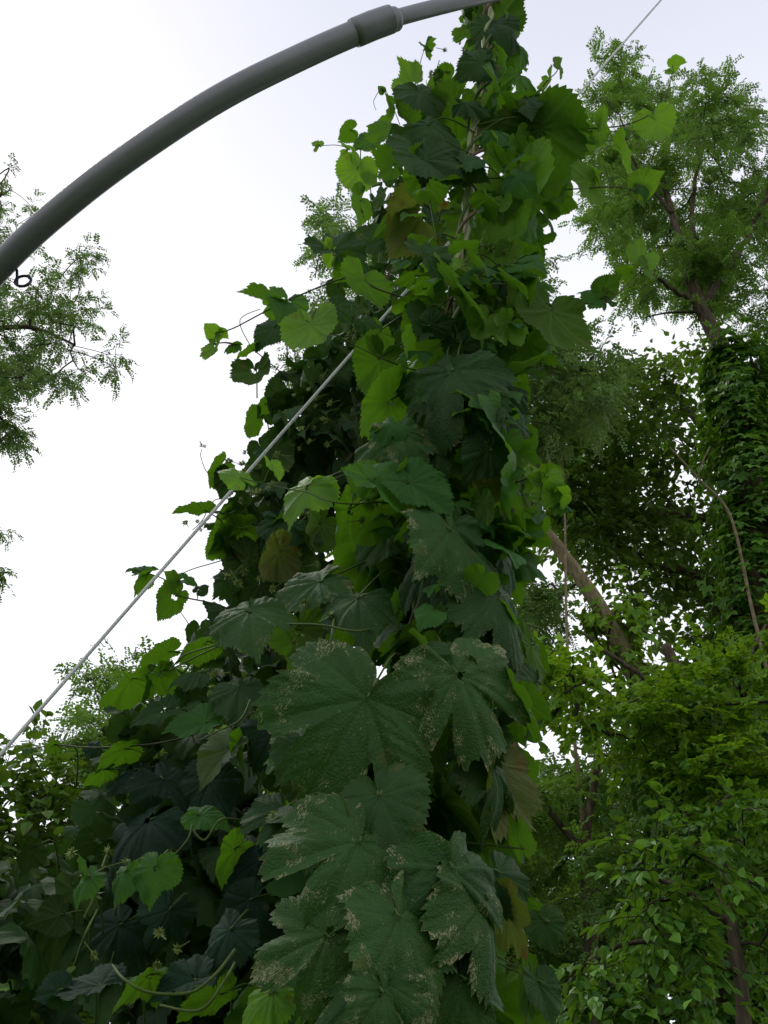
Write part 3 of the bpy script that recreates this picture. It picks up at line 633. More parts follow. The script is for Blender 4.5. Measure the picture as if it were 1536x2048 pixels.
shoot(V1, [(790,1240,1.3),(720,1262,1.16),(640,1250,1.16),(560,1250,1.17),(500,1268,1.18),(420,1300,1.25),(340,1340,1.3)], [(500,1218,512,1298,1.16,150,'h','dark',1,4)], 0.0028, 0.0018, 'stem')
shoot(V1, [(650,1360,1.28),(662,1290,1.18),(668,1240,1.2),(680,1200,1.3)], [], 0.0034, 0.003, 'stem')
shoot(V1, [(640,1540,1.3),(648,1610,1.16),(650,1700,1.2)], [], 0.0034, 0.003, 'stem')
shoot(V1, [(800,1500,1.2),(775,1560,1.1),(758,1592,1.08)], [], 0.0034, 0.0026, 'stem')
shoot(V1, [(1058,1925,1.26),(1062,1950,1.26),(1050,2060,1.26)], [], 0.0014, 0.0018, 'stem')
V1.nl = 0

# ------------------------------------------------------------------ second hop vine: shaded, behind and to the left
B2 = Vector((P(560, 1500, 1.9).x, 1.95, 0))
V2 = Vine(B2, 'shaded hop vine full of small green burs sloping down left behind the tall one')
tw = Tubes(); top2 = P(930, 120, 1.75)
for k in range(3):
    pts = [P(900, 160, 1.75), P(800, 480, 1.85), P(700, 800, 1.9), P(600, 1150, 1.9), P(520, 1500, 1.9), P(470, 1900, 1.9)]
    pts = [p + Vector((random.uniform(-.04, .04), random.uniform(-.03, .03), 0)) for p in pts]
    sp_ = spline(pts + [B2 + Vector((k * .03, 0, 0))], 12)
    for i, p in enumerate(sp_): sp_[i] = p + Vector((math.sin(i * .9 + k * 2), math.cos(i * .9 + k * 2), 0)) * 0.012
    t_ = Tubes(); t_.add(sp_, 0.0035, 6); t_.build('stem', M['stem_brown' if k == 1 else 'stem'], V2.t, B2)
H3 = [
 (700,262,668,275,1.7,40,'h','mid',-1,0), (757,250,720,268,1.7,36,'h','mid',-1,1), (740,285,704,300,1.7,34,'h','mid',1,2), (700,300,740,320,1.7,34,'h','young',-1,3), (715,340,712,380,1.7,56,'h','young',-1,0),
 (738,350,735,372,1.72,26,'h','mid',-1,2), (720,405,695,445,1.72,44,'h','mid',-1,0), (800,430,732,455,1.7,48,'h','mid',-1,4), (845,430,800,490,1.68,110,'h','tired',-1,1), (880,435,890,480,1.66,50,'h','dark',1,2),
 (760,480,700,500,1.75,56,'h','dark',1,2), (850,500,765,520,1.8,80,'h','dark',-1,3), (665,500,742,548,1.7,60,'h','dark',1,7), (662,502,648,535,1.7,24,'h','young',-1,2), (700,530,680,550,1.7,50,'h','mid',-1,5),
 (560,612,500,560,1.9,10,'h','mid',-1,0), (548,655,508,690,1.75,52,'h','dark',1,0), (510,742,512,795,1.8,62,'h','dark',-1,3), (570,748,595,746,1.8,20,'h','dark',1,1), (565,748,545,752,1.8,20,'h','dark',1,4),
 (515,838,490,876,1.8,40,'h','mid',-1,2), (530,810,504,830,1.8,30,'h','mid',-1,0), (560,790,530,835,1.8,56,'h','dark',-1,5), (620,770,585,830,1.85,70,'h','dark',-1,4), (600,740,660,760,1.85,50,'h','dark',-1,1),
 (640,830,600,880,1.8,60,'h','dark',-1,0), (660,780,640,830,1.8,60,'h','mid',-1,2), (600,880,620,950,1.82,110,'h','dark',-1,3), (560,920,510,1010,1.8,110,'h','dark',-1,1), (440,935,405,975,1.75,54,'h','mid',-1,4),
 (450,960,425,1000,1.76,50,'h','dark',-1,0), (408,1022,344,1022,1.7,26,'h','mid',-1,2), (480,1000,430,1020,1.75,50,'h','dark',-1,3), (470,1030,420,1050,1.75,50,'h','mid',-1,5), (480,1060,405,1090,1.75,70,'h','mid',-1,0),
 (450,1080,410,1120,1.75,60,'h','mid',-1,2), (560,1060,500,1100,1.72,70,'h','mid',-1,3), (560,1105,502,1160,1.66,90,'h','tired',-1,1), (640,1050,600,1110,1.7,80,'h','mid',-1,1), (600,1100,660,1150,1.72,80,'h','dark',-1,4),
 (500,1120,450,1180,1.78,90,'h','dark',-1,5), (460,1160,435,1190,1.8,60,'h','dark',1,3), (560,1040,650,1060,1.68,60,'h','dark',1,4), (520,1170,470,1230,1.76,90,'h','dark',-1,1),
 (412,1285,345,1310,1.7,56,'h','mid',-1,4), (338,1305,275,1330,1.72,44,'h','mid',-1,2), (320,1345,262,1390,1.72,60,'h','mid',-1,3), (262,1360,180,1400,1.7,64,'h','mid',-1,1), (400,1345,330,1350,1.66,30,'h','dark',1,1),
 (478,1375,478,1448,1.6,110,'h','dark',1,4), (410,1445,320,1460,1.62,60,'h','mid',1,2), (330,1420,255,1440,1.66,50,'h','dark',1,5), (470,1380,420,1362,1.62,24,'h','dark',1,3),
 (455,1500,390,1570,1.5,70,'h','tired',1,7), (485,1490,478,1556,1.5,26,'h','mid',-1,7), (250,1500,180,1530,1.7,50,'h','mid',-1,0), (190,1495,160,1500,1.72,36,'h','dark',1,3), (110,1490,82,1500,1.72,30,'h','mid',-1,3),
 (210,1540,160,1560,1.72,34,'h','mid',-1,4), (270,1540,200,1570,1.7,50,'h','dark',1,6), (330,1560,400,1640,1.55,110,'l','dark',1,2), (300,1640,180,1725,1.5,120,'l','dark',1,3), (300,1640,250,1630,1.55,90,'h','dark',1,2),
 (400,1630,470,1645,1.4,50,'h','mid',1,0), (312,1734,290,1814,1.28,98,'h','young',1,4), (250,1745,215,1808,1.3,60,'h','young',1,6), (178,1755,135,1802,1.3,50,'h','young',1,1), (165,1745,160,1706,1.3,20,'h','young',1,2), (460,1860,400,1950,1.25,105,'h','dark',1,1),
 (300,1950,215,1985,1.25,60,'h','mid',-1,3), (390,1960,290,1990,1.24,70,'h','dark',1,7), (120,1980,60,2000,1.3,80,'h','dark',1,4), (200,1970,90,1990,1.3,50,'h','dark',1,2), (440,1990,350,2040,1.3,70,'h','mid',-1,2),
 (520,1720,430,1700,1.35,110,'l','dark',1,3), (470,1700,420,1770,1.35,90,'h','mid',-1,1), (500,1800,430,1830,1.3,100,'h','dark',1,0), (560,1880,520,1830,1.4,100,'l','dark',1,5), (340,1820,300,1900,1.5,130,'l','dark',1,2), (240,1850,170,1900,1.5,110,'l','dark',1,1),
 (120,1830,60,1850,1.5,90,'h','dark',-1,0), (60,1700,20,1750,1.6,60,'h','dark',-1,3), (200,1680,130,1700,1.6,70,'h','dark',-1,5), (420,1560,380,1650,1.55,120,'l','dark',1,4), (560,1450,500,1530,1.5,120,'l','dark',1,6), (600,1400,530,1400,1.5,90,'h','dark',-1,2),
]
for q in H3[:99]: 
    a, b, c_, d_, Y_, w_, k_, m_, f_, v_ = q
    if m_ == 'young' and b > 1600: m_ = 'mid'
    if m_ == 'dark' and b > 1440 and a < 600: m_ = 'deep'  # shade of the lower left painted in: dark leaves take the near-black copy
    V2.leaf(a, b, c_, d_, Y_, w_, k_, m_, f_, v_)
shoot(V2, [(800,300,1.8),(765,262,1.7),(745,295,1.7),(700,295,1.7),(670,290,1.7),(640,292,1.7)], [(638,290,622,284,1.7,14,'h','young',1,2),(636,292,640,304,1.7,10,'h','young',-1,1)], 0.0018, 0.0010)
shoot(V2, [(800,250,1.8),(770,180,1.7),(748,200,1.7),(752,220,1.7)], [(765,182,760,176,1.7,12,'h','mid',1,1),(765,182,772,178,1.7,10,'h','mid',1,0)], 0.0014, 0.0009)
shoot(V2, [(640,820,1.85),(580,760,1.8),(520,710,1.78),(500,690,1.78),(480,640,1.78),(520,618,1.78)], [(505,700,470,716,1.78,18,'h','mid',-1,2)], 0.0018, 0.0011)
shoot(V2, [(520,1240,1.75),(430,1208,1.7),(355,1190,1.68),(330,1160,1.68),(290,1145,1.68),(262,1138,1.68)],
  [(350,1192,304,1238,1.68,68,'h','mid',-1,5),(290,1158,255,1190,1.68,34,'h','mid',-1,0),(280,1145,318,1136,1.68,18,'h','mid',1,2),(350,1155,332,1142,1.68,26,'h','mid',-1,4),(362,1158,400,1168,1.68,20,'h','mid',1,5),(398,1180,418,1165,1.68,26,'h','dark',1,1),(262,1138,248,1142,1.68,8,'h','mid',1,0)], 0.002, 0.0011)
shoot(V2, [(480,1110,1.78),(430,1125,1.7),(380,1140,1.7),(340,1160,1.7)], [], 0.0015, 0.001)
shoot(V2, [(480,1000,1.8),(430,1000,1.75),(405,1040,1.72),(385,1060,1.72)], [], 0.0014, 0.001)
shoot(V2, [(470,960,1.8),(420,950,1.75),(402,915,1.74),(404,898,1.74)], [], 0.0012, 0.0009)
shoot(V2, [(520,1420,1.75),(350,1480,1.7),(200,1495,1.7),(110,1490,1.72),(60,1500,1.72)], [(60,1500,42,1492,1.72,14,'h','mid',1,1)], 0.002, 0.0011)
shoot(V2, [(340,1340,1.4),(370,1310,1.35),(430,1290,1.35),(480,1270,1.35)], [], 0.0020, 0.0022, 'stem')
shoot(V2, [(345,1715,1.3),(375,1680,1.28),(385,1650,1.28)], [], 0.0022, 0.0026, 'stem')
shoot(V2, [(385,1660,1.28),(410,1680,1.28),(440,1640,1.28),(480,1640,1.3)], [], 0.0026, 0.002, 'stem')
shoot(V2, [(150,1930,1.3),(170,1870,1.26),(195,1820,1.28)], [], 0.003, 0.0022, 'stem')
shoot(V2, [(225,1930,1.2),(250,1960,1.16),(300,1985,1.16),(380,1985,1.18),(430,1950,1.2),(470,1900,1.22)], [], 0.0022, 0.0032, 'stem')
shoot(V2, [(320,2010,1.2),(400,2020,1.18),(450,1960,1.2),(470,1925,1.24)], [], 0.0022, 0.003, 'stem')
shoot(V2, [(400,1480,1.5),(440,1460,1.45),(480,1440,1.45),(500,1400,1.5)], [], 0.0022, 0.0022, 'stem')
LEFT = [(880, 150), (960, 200), (960, 900), (700, 1250), (640, 1500), (620, 2150), (-60, 2150), (-60, 1760), (120, 1680), (200, 1600), (180, 1510), (230, 1480), (210, 1410), (300, 1340), (350, 1300), (440, 1230), (480, 1130), (440, 1040), (500, 960), (520, 860), (570, 780), (640, 720), (670, 600), (700, 500), (740, 430), (760, 330), (800, 220)]
V2.fillers(LEFT, (1.78, 2.3), 1000, (0.03, 0.075), 'hhhl')
V2.fillers([(500, 1300), (650, 1300), (640, 2150), (-60, 2150), (-60, 1850), (200, 1700), (330, 1550)], (1.6, 2.0), 170, (0.045, 0.085), 'hhl')
V2.fillers([(500,960),(560,800),(640,700),(700,600),(780,600),(780,1200),(450,1200),(430,1050)], (1.7, 2.1), 330, (0.03, 0.07), 'hhh', thr=-0.2)
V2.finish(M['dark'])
fl2 = []
FZ = [(560, 740, 660, 900, 16), (440, 900, 560, 1000, 12), (480, 1000, 640, 1160, 14), (430, 1140, 560, 1240, 8), (850, 140, 920, 190, 10), (370, 1030, 410, 1070, 4), (400, 890, 410, 905, 2), (420, 1330, 520, 1480, 9), (660, 600, 760, 700, 6), (640, 380, 760, 480, 4), (120, 1650, 420, 2000, 14)]
for (a, b, c_, d_, n_) in FZ:
    for _ in range(n_): fl2.append((random.uniform(a, c_), random.uniform(b, d_), random.uniform(1.62, 1.72) if b < 1500 else 1.35))
flowers(V2, fl2[:99])

# ------------------------------------------------------------------ trees
def pinnate(npair=6, ll=0.30, seed=0):   # a feathery compound leaf, unit length along x
    q = np.random.default_rng(seed); V = []; F = []; bend = q.uniform(-.28, .28); dr = q.uniform(.08, .34)
    V += [(0, -0.006, 0), (1, bend - 0.003, -dr), (1, bend + 0.003, -dr), (0, 0.006, 0)]; F.append((0, 1, 2, 3)); n = 4
    for i in range(npair):
        for s in (-1, 1):
            x = 0.14 + 0.84 * (i + q.uniform(-.3, .3)) / (npair - 1); y0 = bend * x * x; z = -dr * x * x
            l = ll * (1 - 0.45 * abs(x - 0.5)) * q.uniform(.75, 1.15); hw = l * q.uniform(.24, .36); dx = l * q.uniform(.15, .6)
            dz = -l * q.uniform(-.25, .55); tw = hw * q.uniform(-.5, .5)
            V += [(x, y0, z), (x + dx * .45 + hw, y0 + s * l * .5 - s * hw * .3, z + dz * .3 + tw), (x + dx, y0 + s * l, z + dz), (x + dx * .45 - hw, y0 + s * l * .5 + s * hw * .3, z + dz * .3 - tw)]
            f = (n, n+1, n+2, n+3); F.append(f if s == 1 else f[::-1]); n += 4
    return np.array(V), np.array(F)
def ovate(w=0.33):                     # simple leaf, folded along the midrib
    V = [(0, 0, 0), (0.28, -w, 0.05), (0.62, -w * .75, 0.03), (1.0, 0, -0.12), (0.62, w * .75, 0.03), (0.28, w, 0.05), (0.45, 0, -0.03)]
    F = [(0, 1, 2, 6), (6, 2, 3, 3), (0, 6, 4, 5), (6, 3, 3, 4)]
    V = [(0, 0, 0), (0.28, -w, 0.05), (0.66, -w * .72, 0.03), (1.0, 0, -0.12), (0.66, w * .72, 0.03), (0.28, w, 0.05)]
    F = [(0, 1, 2, 3), (0, 3, 4, 5)]
    return np.array(V, float), np.array(F)
def trifoliate():
    V0, F0 = ovate(0.34); V = []; F = []; n = 0
    for a, s in ((0, 1), (1.15, .85), (-1.15, .85)):
        R_ = np.array([[math.cos(a), math.sin(a), 0], [-math.sin(a), math.cos(a), 0], [0, 0, 1]])
        V.append(V0 @ R_ * s * .6 + np.array([.1, 0, 0])); F.append(F0 + n); n += len(V0)
    return np.concatenate(V), np.concatenate(F)
PINS = [pinnate(seed=i) for i in range(6)]
TPL = {'pin': PINS[0], 'ov': ovate(), 'tri': trifoliate()}

def scatter(tpl, pos, xdir, nrm, size, tv=None):
    if tpl == 'pin' and tv is None:
        k = len(PINS); parts = [scatter(tpl, pos[i::k], xdir[i::k], nrm[i::k], size[i::k], PINS[i]) for i in range(k)]
        offs = np.cumsum([0] + [len(p[0]) for p in parts[:-1]])
        return np.concatenate([p[0] for p in parts]), np.concatenate([p[1] + o for p, o in zip(parts, offs)]), np.concatenate([p[2] for p in parts])
    V, F = tv or TPL[tpl]; n = len(pos)
    x = xdir / np.linalg.norm(xdir, axis=1, keepdims=True)
    z = nrm - (nrm * x).sum(1, keepdims=True) * x; z /= np.linalg.norm(z, axis=1, keepdims=True)
    y = np.cross(z, x)
    W = pos[:, None] + size[:, None, None] * (V[None, :, 0:1] * x[:, None] + V[None, :, 1:2] * y[:, None] + V[None, :, 2:3] * z[:, None])
    FF = F[None] + (np.arange(n) * len(V))[:, None, None]
    ld = np.stack([np.clip(rng.normal(.5, .25, n), 0, 1), rng.random(n), rng.random(n)], 1)
    return W.reshape(-1, 3), FF.reshape(-1, F.shape[1]), np.repeat(ld, len(V), 0)

def tree(name, label, cat, limbs, crowns, leafmat, barkmat='bark', tpl='pin', leaf=(0.13, 0.2), per=26, spread=0.35, group=None, droop=0.35, twig=0.008, ground=True, outlimit=None, flat=0.45, extra=None, ts=0.65):
    """limbs: polylines [(px,py,Y,radius)...]; crowns: [(poly, (Y0,Y1), clusters, noise threshold, noise freq)]"""
    L3 = [[(P(a, b, y), r * ts) for (a, b, y, r) in l] for l in limbs]
    b0 = L3[0][0][0].copy(); base = Vector((b0.x, b0.y, 0))
    t = thing(name, base, label, cat, group)
    tr = Tubes(); nodes = []
    for i, l in enumerate(L3):
        ps = [p for p, r in l]; rs = [r for p, r in l]
        if i == 0 and ground: ps = [base - Vector((0, 0, .1)), base + (b0 - base) * .5] + ps; rs = [rs[0] * 1.25, rs[0] * 1.08] + rs
        sp_ = spline(ps, 6); rr = lerp_list(rs, len(sp_))
        if i: sp_ = [p + Vector((random.gauss(0, 1), random.gauss(0, 1), random.gauss(0, 1))) * rr[k] * 0.5 for k, p in enumerate(sp_)]
        tr.add(sp_, rr, 10, 0.12)
        for p, r in zip(sp_[(12 if i == 0 else 0):], rr[(12 if i == 0 else 0):]): nodes.append((p, r))
    tr.build('trunk', M[barkmat], t, base)
    att = []
    for (poly, Yr, n, thr, fq) in crowns:
        xs = [p[0] for p in poly]; ys = [p[1] for p in poly]; c = 0; tries = 0
        while c < n and tries < n * 60:
            tries += 1
            px = random.uniform(min(xs), max(xs)); py = random.uniform(min(ys), max(ys))
            if not inpoly(px, py, poly): continue
            p = P(px, py, random.uniform(*Yr))
            if p.z < 0.15 or noise.noise(p * fq + Vector((3.1, 7.7, 1.3))) < thr: continue
            att.append(p); c += 1
    # grow: connect clusters, nearest to the limbs first
    N_ = np.array([n[0][:] for n in nodes]); par = [-1] * len(nodes)
    A = np.array([a[:] for a in att])
    d0 = np.array([np.min(np.linalg.norm(N_ - a, axis=1)) for a in A]); order = np.argsort(d0)
    arr = np.zeros((len(N_) + len(A) * 4, 3)); arr[:len(N_)] = N_; cnt = len(N_); root = cnt
    seg = []; tipdir = np.zeros((len(A), 3))
    for oi in order:
        a = A[oi]; dd = np.linalg.norm(arr[:cnt] - a, axis=1); j = int(np.argmin(dd)); s = arr[j]; k = 4
        prev = j; v = a - s; ln = np.linalg.norm(v)
        side = rng.normal(0, 0.09, 3) * ln
        for q in range(1, k + 1):
            f = q / k; p = s + v * f + side * math.sin(f * math.pi) + np.array([0, 0, 0.07 * ln * math.sin(f * math.pi)])
            arr[cnt] = p; par.append(prev); prev = cnt; cnt += 1
        tipdir[oi] = v / max(ln, 1e-6)
    # pipe model radii
    wgt = np.zeros(cnt)
    leafn = [i for i in range(root, cnt)]
    for i in range(cnt - 1, root - 1, -1):
        wgt[i] += 0.25; wgt[par[i]] += wgt[i] if par[i] >= root else 0
    rad = twig * 0.42 * np.maximum(wgt, 0.25) ** 0.42
    tw_ = Tubes()
    for i in range(root, cnt, 4):
        ids = [par[i], i, i + 1, i + 2, i + 3]
        r0 = min(rad[i] * 1.1, nodes[par[i]][1] if par[i] < root else 9)
        tw_.add([arr[q] for q in ids], [r0] + [rad[q] for q in ids[1:]], 5)
    if extra:
        for (path, r) in extra: sp_ = spline([P(*q) for q in path], 5); tw_.add(sp_, lerp_list([r, r * .35], len(sp_)), 5)
    # leaves, set along short twigs that fan out from every branch end
    nt_ = max(3, per // 7); pl = per // nt_; K = len(A) * nt_
    ct = np.repeat(np.arange(len(A)), nt_)
    td = tipdir[ct] * 0.55 + rng.normal(0, .6, (K, 3)) * np.array([1, 1, flat + .15]); td /= np.linalg.norm(td, axis=1, keepdims=True)
    tl = spread * rng.uniform(0.9, 2.1, K); o0 = A[ct] - tipdir[ct] * (rng.random((K, 1)) * spread)
    def along(f): return o0[kk] + td[kk] * (tl[kk] * f)[:, None] + np.array([[0, 0, -1.0]]) * (tl[kk] * f * f * 0.28 * (0.4 + droop))[:, None]
    kk = np.arange(K); q0, q1, q2 = along(np.zeros(K)), along(np.full(K, .5)), along(np.ones(K))
    th_ = twig * 0.30
    for i in range(K): tw_.add([q0[i], q1[i], q2[i]], [th_, th_ * .7, th_ * .35], 4)
    kk = np.repeat(np.arange(K), pl); n = K * pl; f = (np.tile(np.arange(pl), K) + rng.random(n) * .7 + .35) / pl; f = np.clip(f, 0, 1.02)
    pos = along(f); sg = np.where(np.tile(np.arange(pl), K) % 2, 1, -1)[:, None]
    sd_ = np.cross(td[kk], np.array([0, 0, 1.0])); xd = td[kk] * (0.35 + 0.6 * f[:, None]) + sd_ * sg * 0.9 * (1.15 - f[:, None]) + rng.normal(0, .25, (n, 3)); xd[:, 2] -= droop
    nr = np.array([[0, 0, 1.0]]) + rng.normal(0, .38, (n, 3)); ci = ct[kk]
    W, F, ld = scatter(tpl, pos, xd, nr, rng.uniform(leaf[0], leaf[1], n))
    clv = rng.normal(0, .16, len(A))[ci]; m = len(TPL[tpl][0]); ld[:, 0] = np.clip(ld[:, 0] + np.repeat(clv, m), 0, 1)
    tw_.build('branches', M['twig'], t, base)
    W -= np.array(base[:])
    link('crown', np_mesh('crown', W, F, False, ld), t, M[leafmat])
    return t

TREES = True
if TREES:
    tree('locust_tree', 'tall feathery locust tree with forked bare trunk at the upper right edge', 'tree',
     [[(1500,1700,9.0,.34),(1500,1300,9.0,.30),(1500,1000,9.0,.24),(1480,800,9.0,.19),(1440,690,9.0,.16),(1400,610,9.0,.13),(1372,530,9.0,.10),(1345,430,9.0,.07),(1320,340,9.1,.045)],
      [(1410,625,9.0,.10),(1440,560,9.0,.08),(1490,480,9.0,.06),(1530,400,9.0,.04),(1560,300,9.0,.02)],
      [(1375,545,9.0,.07),(1385,430,9.1,.05),(1395,320,9.2,.035),(1405,200,9.2,.018)],
      [(1345,430,9.0,.05),(1270,330,8.8,.03),(1240,230,8.8,.018)],
      [(1410,640,9.0,.06),(1370,590,8.8,.05),(1320,560,8.6,.035),(1260,510,8.5,.02)],
      [(1480,820,9.0,.14),(1540,700,9.2,.1),(1620,560,9.3,.06)]],
     [([(1140,200),(1180,105),(1245,95),(1300,175),(1340,190),(1400,130),(1450,130),(1470,200),(1530,210),(1660,250),(1700,700),(1640,900),(1500,820),(1440,640),(1330,600),(1250,600),(1190,470),(1180,430),(1215,380),(1150,290)], (8.6,11.0), 400, 0.04, 0.9),
      ([(1230,260),(1500,220),(1560,560),(1440,620),(1290,540),(1230,400)], (9.1,11.0), 60, 0.0, 0.8)],
     'locust', 'bark', 'pin', (0.11,0.18), 28, 0.22, 'locust trees', extra=[([(1400,625,9.0),(1340,625,8.9),(1290,635,8.8)],0.02)])
    tree('locust_tree', 'locust tree with thick pale trunk leaning left behind the tall hop vine', 'tree',
     [[(1340,1560,8.0,.13),(1290,1400,8.0,.125),(1250,1310,8.0,.12),(1190,1200,8.0,.105),(1120,1100,8.0,.09),(1080,1045,8.0,.08),(1020,940,8.2,.09),(960,820,8.4,.07),(900,680,8.6,.05),(840,560,8.8,.03)],
      [(1060,1010,8.0,.06),(1090,880,8.1,.045),(1130,760,8.2,.03),(1160,680,8.2,.015)],
      [(960,820,8.4,.05),(1020,700,8.6,.04),(1060,600,8.8,.02)],
      [(900,700,8.5,.04),(780,600,8.6,.03),(690,480,8.8,.015)]],
     [([(640,400),(700,430),(780,450),(1000,440),(1070,500),(1100,540),(1100,640),(1160,650),(1235,710),(1240,760),(1190,830),(1150,900),(1090,930),(1060,960),(900,1000),(740,900),(560,760),(590,690),(660,560),(650,450)], (7.0,10.0), 330, 0.02, 0.9),
      ([(640,395),(670,420),(700,470),(700,560),(660,560),(640,440)], (8.0,9.0), 14, -0.9, 0.8),
      ([(1080,1130),(1130,1180),(1100,1300),(1010,1290),(1000,1200)], (8.0,9.5), 30, -0.4, 0.8)],
     'locust_far', 'bark_pale', 'pin', (0.11,0.17), 28, 0.22, 'locust trees')
    tree('locust_tree', 'feathery locust branches reaching into the sky from the left edge below the pipe', 'tree',
     [[(-700,1500,7.0,.30),(-640,1100,7.0,.26),(-540,850,7.0,.2),(-420,760,7.0,.14),(-250,700,7.0,.08),(-60,665,7.0,.05),(60,655,7.0,.03),(150,690,7.0,.015)],
      [(-420,760,7.0,.1),(-200,560,7.0,.06),(-60,440,7.0,.03),(20,380,7.0,.012)],
      [(-250,700,7.0,.05),(-120,800,7.0,.035),(0,880,7.0,.015)],
      [(-300,900,7.2,.05),(-150,1050,7.2,.03),(0,1060,7.2,.01)], [(-300,950,7.2,.05),(-120,1130,7.2,.03),(20,1145,7.2,.01)]],
     [([(-300,200),(-20,310),(40,340),(70,400),(90,440),(100,480),(-300,600)], (6.3,7.6), 170, -0.05, 1.2),
      ([(-300,480),(60,560),(130,480),(190,500),(190,560),(120,580),(200,600),(200,650),(265,700),(240,750),(180,740),(120,800),(60,760),(30,800),(-300,900)], (6.3,7.6), 330, -0.15, 1.5),
      ([(0,800),(30,790),(55,880),(30,905),(-20,900)], (6.8,7.2), 16, -0.9, 1), ([(-60,1050),(15,1052),(10,1070),(-60,1080)], (7.1,7.3), 6, -0.9, 1), ([(-60,1130),(30,1140),(20,1155),(-60,1160)], (7.1,7.3), 8, -0.9, 1)],
     'locust_far', 'bark', 'pin', (0.075,0.115), 15, 0.10, 'locust trees', droop=0.4, twig=0.007)
    tree('locust_tree', 'small locust tree behind hop leaves at lower left, bare twigs on top', 'tree',
     [[(500,1900,8.5,.16),(480,1650,8.5,.13),(420,1500,8.5,.08),(360,1400,8.5,.05),(320,1350,8.5,.02)],
      [(430,1520,8.5,.05),(300,1480,8.4,.035),(180,1470,8.3,.015)], [(440,1540,8.5,.06),(470,1400,8.5,.04),(460,1300,8.6,.02)]],
     [([(110,1510),(200,1400),(170,1350),(250,1310),(290,1330),(330,1320),(400,1350),(440,1270),(520,1260),(560,1600),(420,1650),(260,1600),(180,1560),(120,1550)], (7.4,9.6), 190, -0.08, 0.9)],
     'locust', 'bark', 'pin', (0.11,0.17), 24, 0.2, 'locust trees', extra=[([(400,1290,8.5),(385,1260,8.5),(355,1215,8.5)],.008),([(400,1290,8.5),(398,1255,8.5),(425,1225,8.5)],.007),([(390,1270,8.5),(365,1258,8.5)],.005)])
    tree('broadleaf_tree', 'dense dark broadleaf tree with sky speckling through its shaded crown at the right', 'tree',
     [[(1640,1700,12.0,.4),(1620,1400,12.0,.33),(1560,1150,12.0,.25),(1500,980,12.0,.18),(1420,880,12.0,.1),(1350,780,12.0,.05)],
      [(1560,1150,12.0,.14),(1420,1040,11.5,.1),(1280,1030,11.3,.05)], [(1600,1300,12.0,.14),(1450,1180,11.5,.1),(1300,1130,11.3,.05)], [(1540,1080,12.0,.12),(1450,940,11.8,.07),(1400,900,12,.05),(1300,820,12.0,.03)]],
     [([(1050,870),(1130,830),(1200,770),(1290,700),(1380,690),(1440,760),(1700,700),(1700,1500),(1400,1480),(1280,1330),(1220,1180),(1170,1080),(1150,1000),(1080,960)], (10.6,14.0), 300, 0.02, 0.7),
      ([(1050,880),(1120,840),(1250,820),(1260,1150),(1130,1110),(1080,980)], (10.5,13.0), 110, -0.1, 0.6),
      ([(1180,950),(1540,850),(1700,900),(1700,1450),(1350,1430),(1230,1180)], (11.0,14.0), 130, -0.1, 0.6)],
     'broad', 'bark', 'ov', (0.085,0.135), 49, 0.40, 'broadleaf trees', droop=0.3)
    tree('broadleaf_tree', 'bright yellow green leafy tree wrapped in creeper under the leaning trunk', 'tree',
     [[(1420,1900,6.5,.16),(1405,1700,6.5,.14),(1392,1500,6.5,.12),(1370,1380,6.5,.08),(1330,1290,6.5,.05)],
      [(1400,1600,6.5,.04),(1280,1500,6.4,.03),(1150,1440,6.3,.015)], [(1390,1480,6.5,.05),(1480,1350,6.5,.035),(1530,1250,6.6,.015)], [(1370,1400,6.5,.035),(1250,1330,6.4,.025),(1160,1260,6.3,.012)]],
     [([(1070,1290),(1120,1290),(1200,1370),(1260,1400),(1300,1330),(1400,1320),(1440,1250),(1650,1180),(1650,1560),(1500,1560),(1450,1620),(1340,1540),(1200,1480),(1090,1420),(1060,1340),(1130,1290)], (5.7,7.4), 165, 0.09, 1.2)],
     'bright', 'bark', 'tri', (0.075,0.125), 22, 0.18, 'broadleaf trees', droop=0.3)
    tree('broadleaf_tree', 'mid green tree with layered sprays in the lower right corner', 'tree',
     [[(1500,2150,5.4,.06),(1480,1950,5.4,.05),(1450,1800,5.4,.04),(1400,1700,5.4,.025)],
      [(1480,1950,5.4,.025),(1350,1880,5.2,.02),(1200,1900,5.0,.012)], [(1460,1850,5.4,.025),(1330,1760,5.2,.02),(1250,1760,5.0,.012)]],
     [([(1130,2000),(1200,1860),(1260,1740),(1330,1620),(1650,1560),(1650,2300),(1080,2300)], (4.6,6.0), 150, 0.10, 1.3), ([(1380,1880),(1650,1850),(1650,2350),(1280,2350)], (4.9,6.6), 60, -0.2, 1.3)],
     'shrub', 'bark', 'ov', (0.05,0.085), 24, 0.15, 'broadleaf trees', droop=0.45)
    tree('locust_tree', 'low locust tree with fine foliage right behind the middle of the hop column', 'tree',
     [[(1200,2150,7.5,.07),(1180,1900,7.5,.065),(1170,1700,7.5,.055),(1190,1560,7.5,.04),(1200,1500,7.5,.03)], [(1175,1720,7.5,.05),(1080,1600,7.4,.03),(980,1580,7.4,.01)]],
     [([(880,1560),(1040,1540),(1130,1520),(1180,1450),(1290,1480),(1330,1560),(1300,1750),(1200,2000),(1150,2200),(820,2200),(840,1700)], (6.6,9.0), 190, 0.05, 1.0)],
     'locust', 'bark', 'pin', (0.10,0.16), 26, 0.2, 'locust trees')
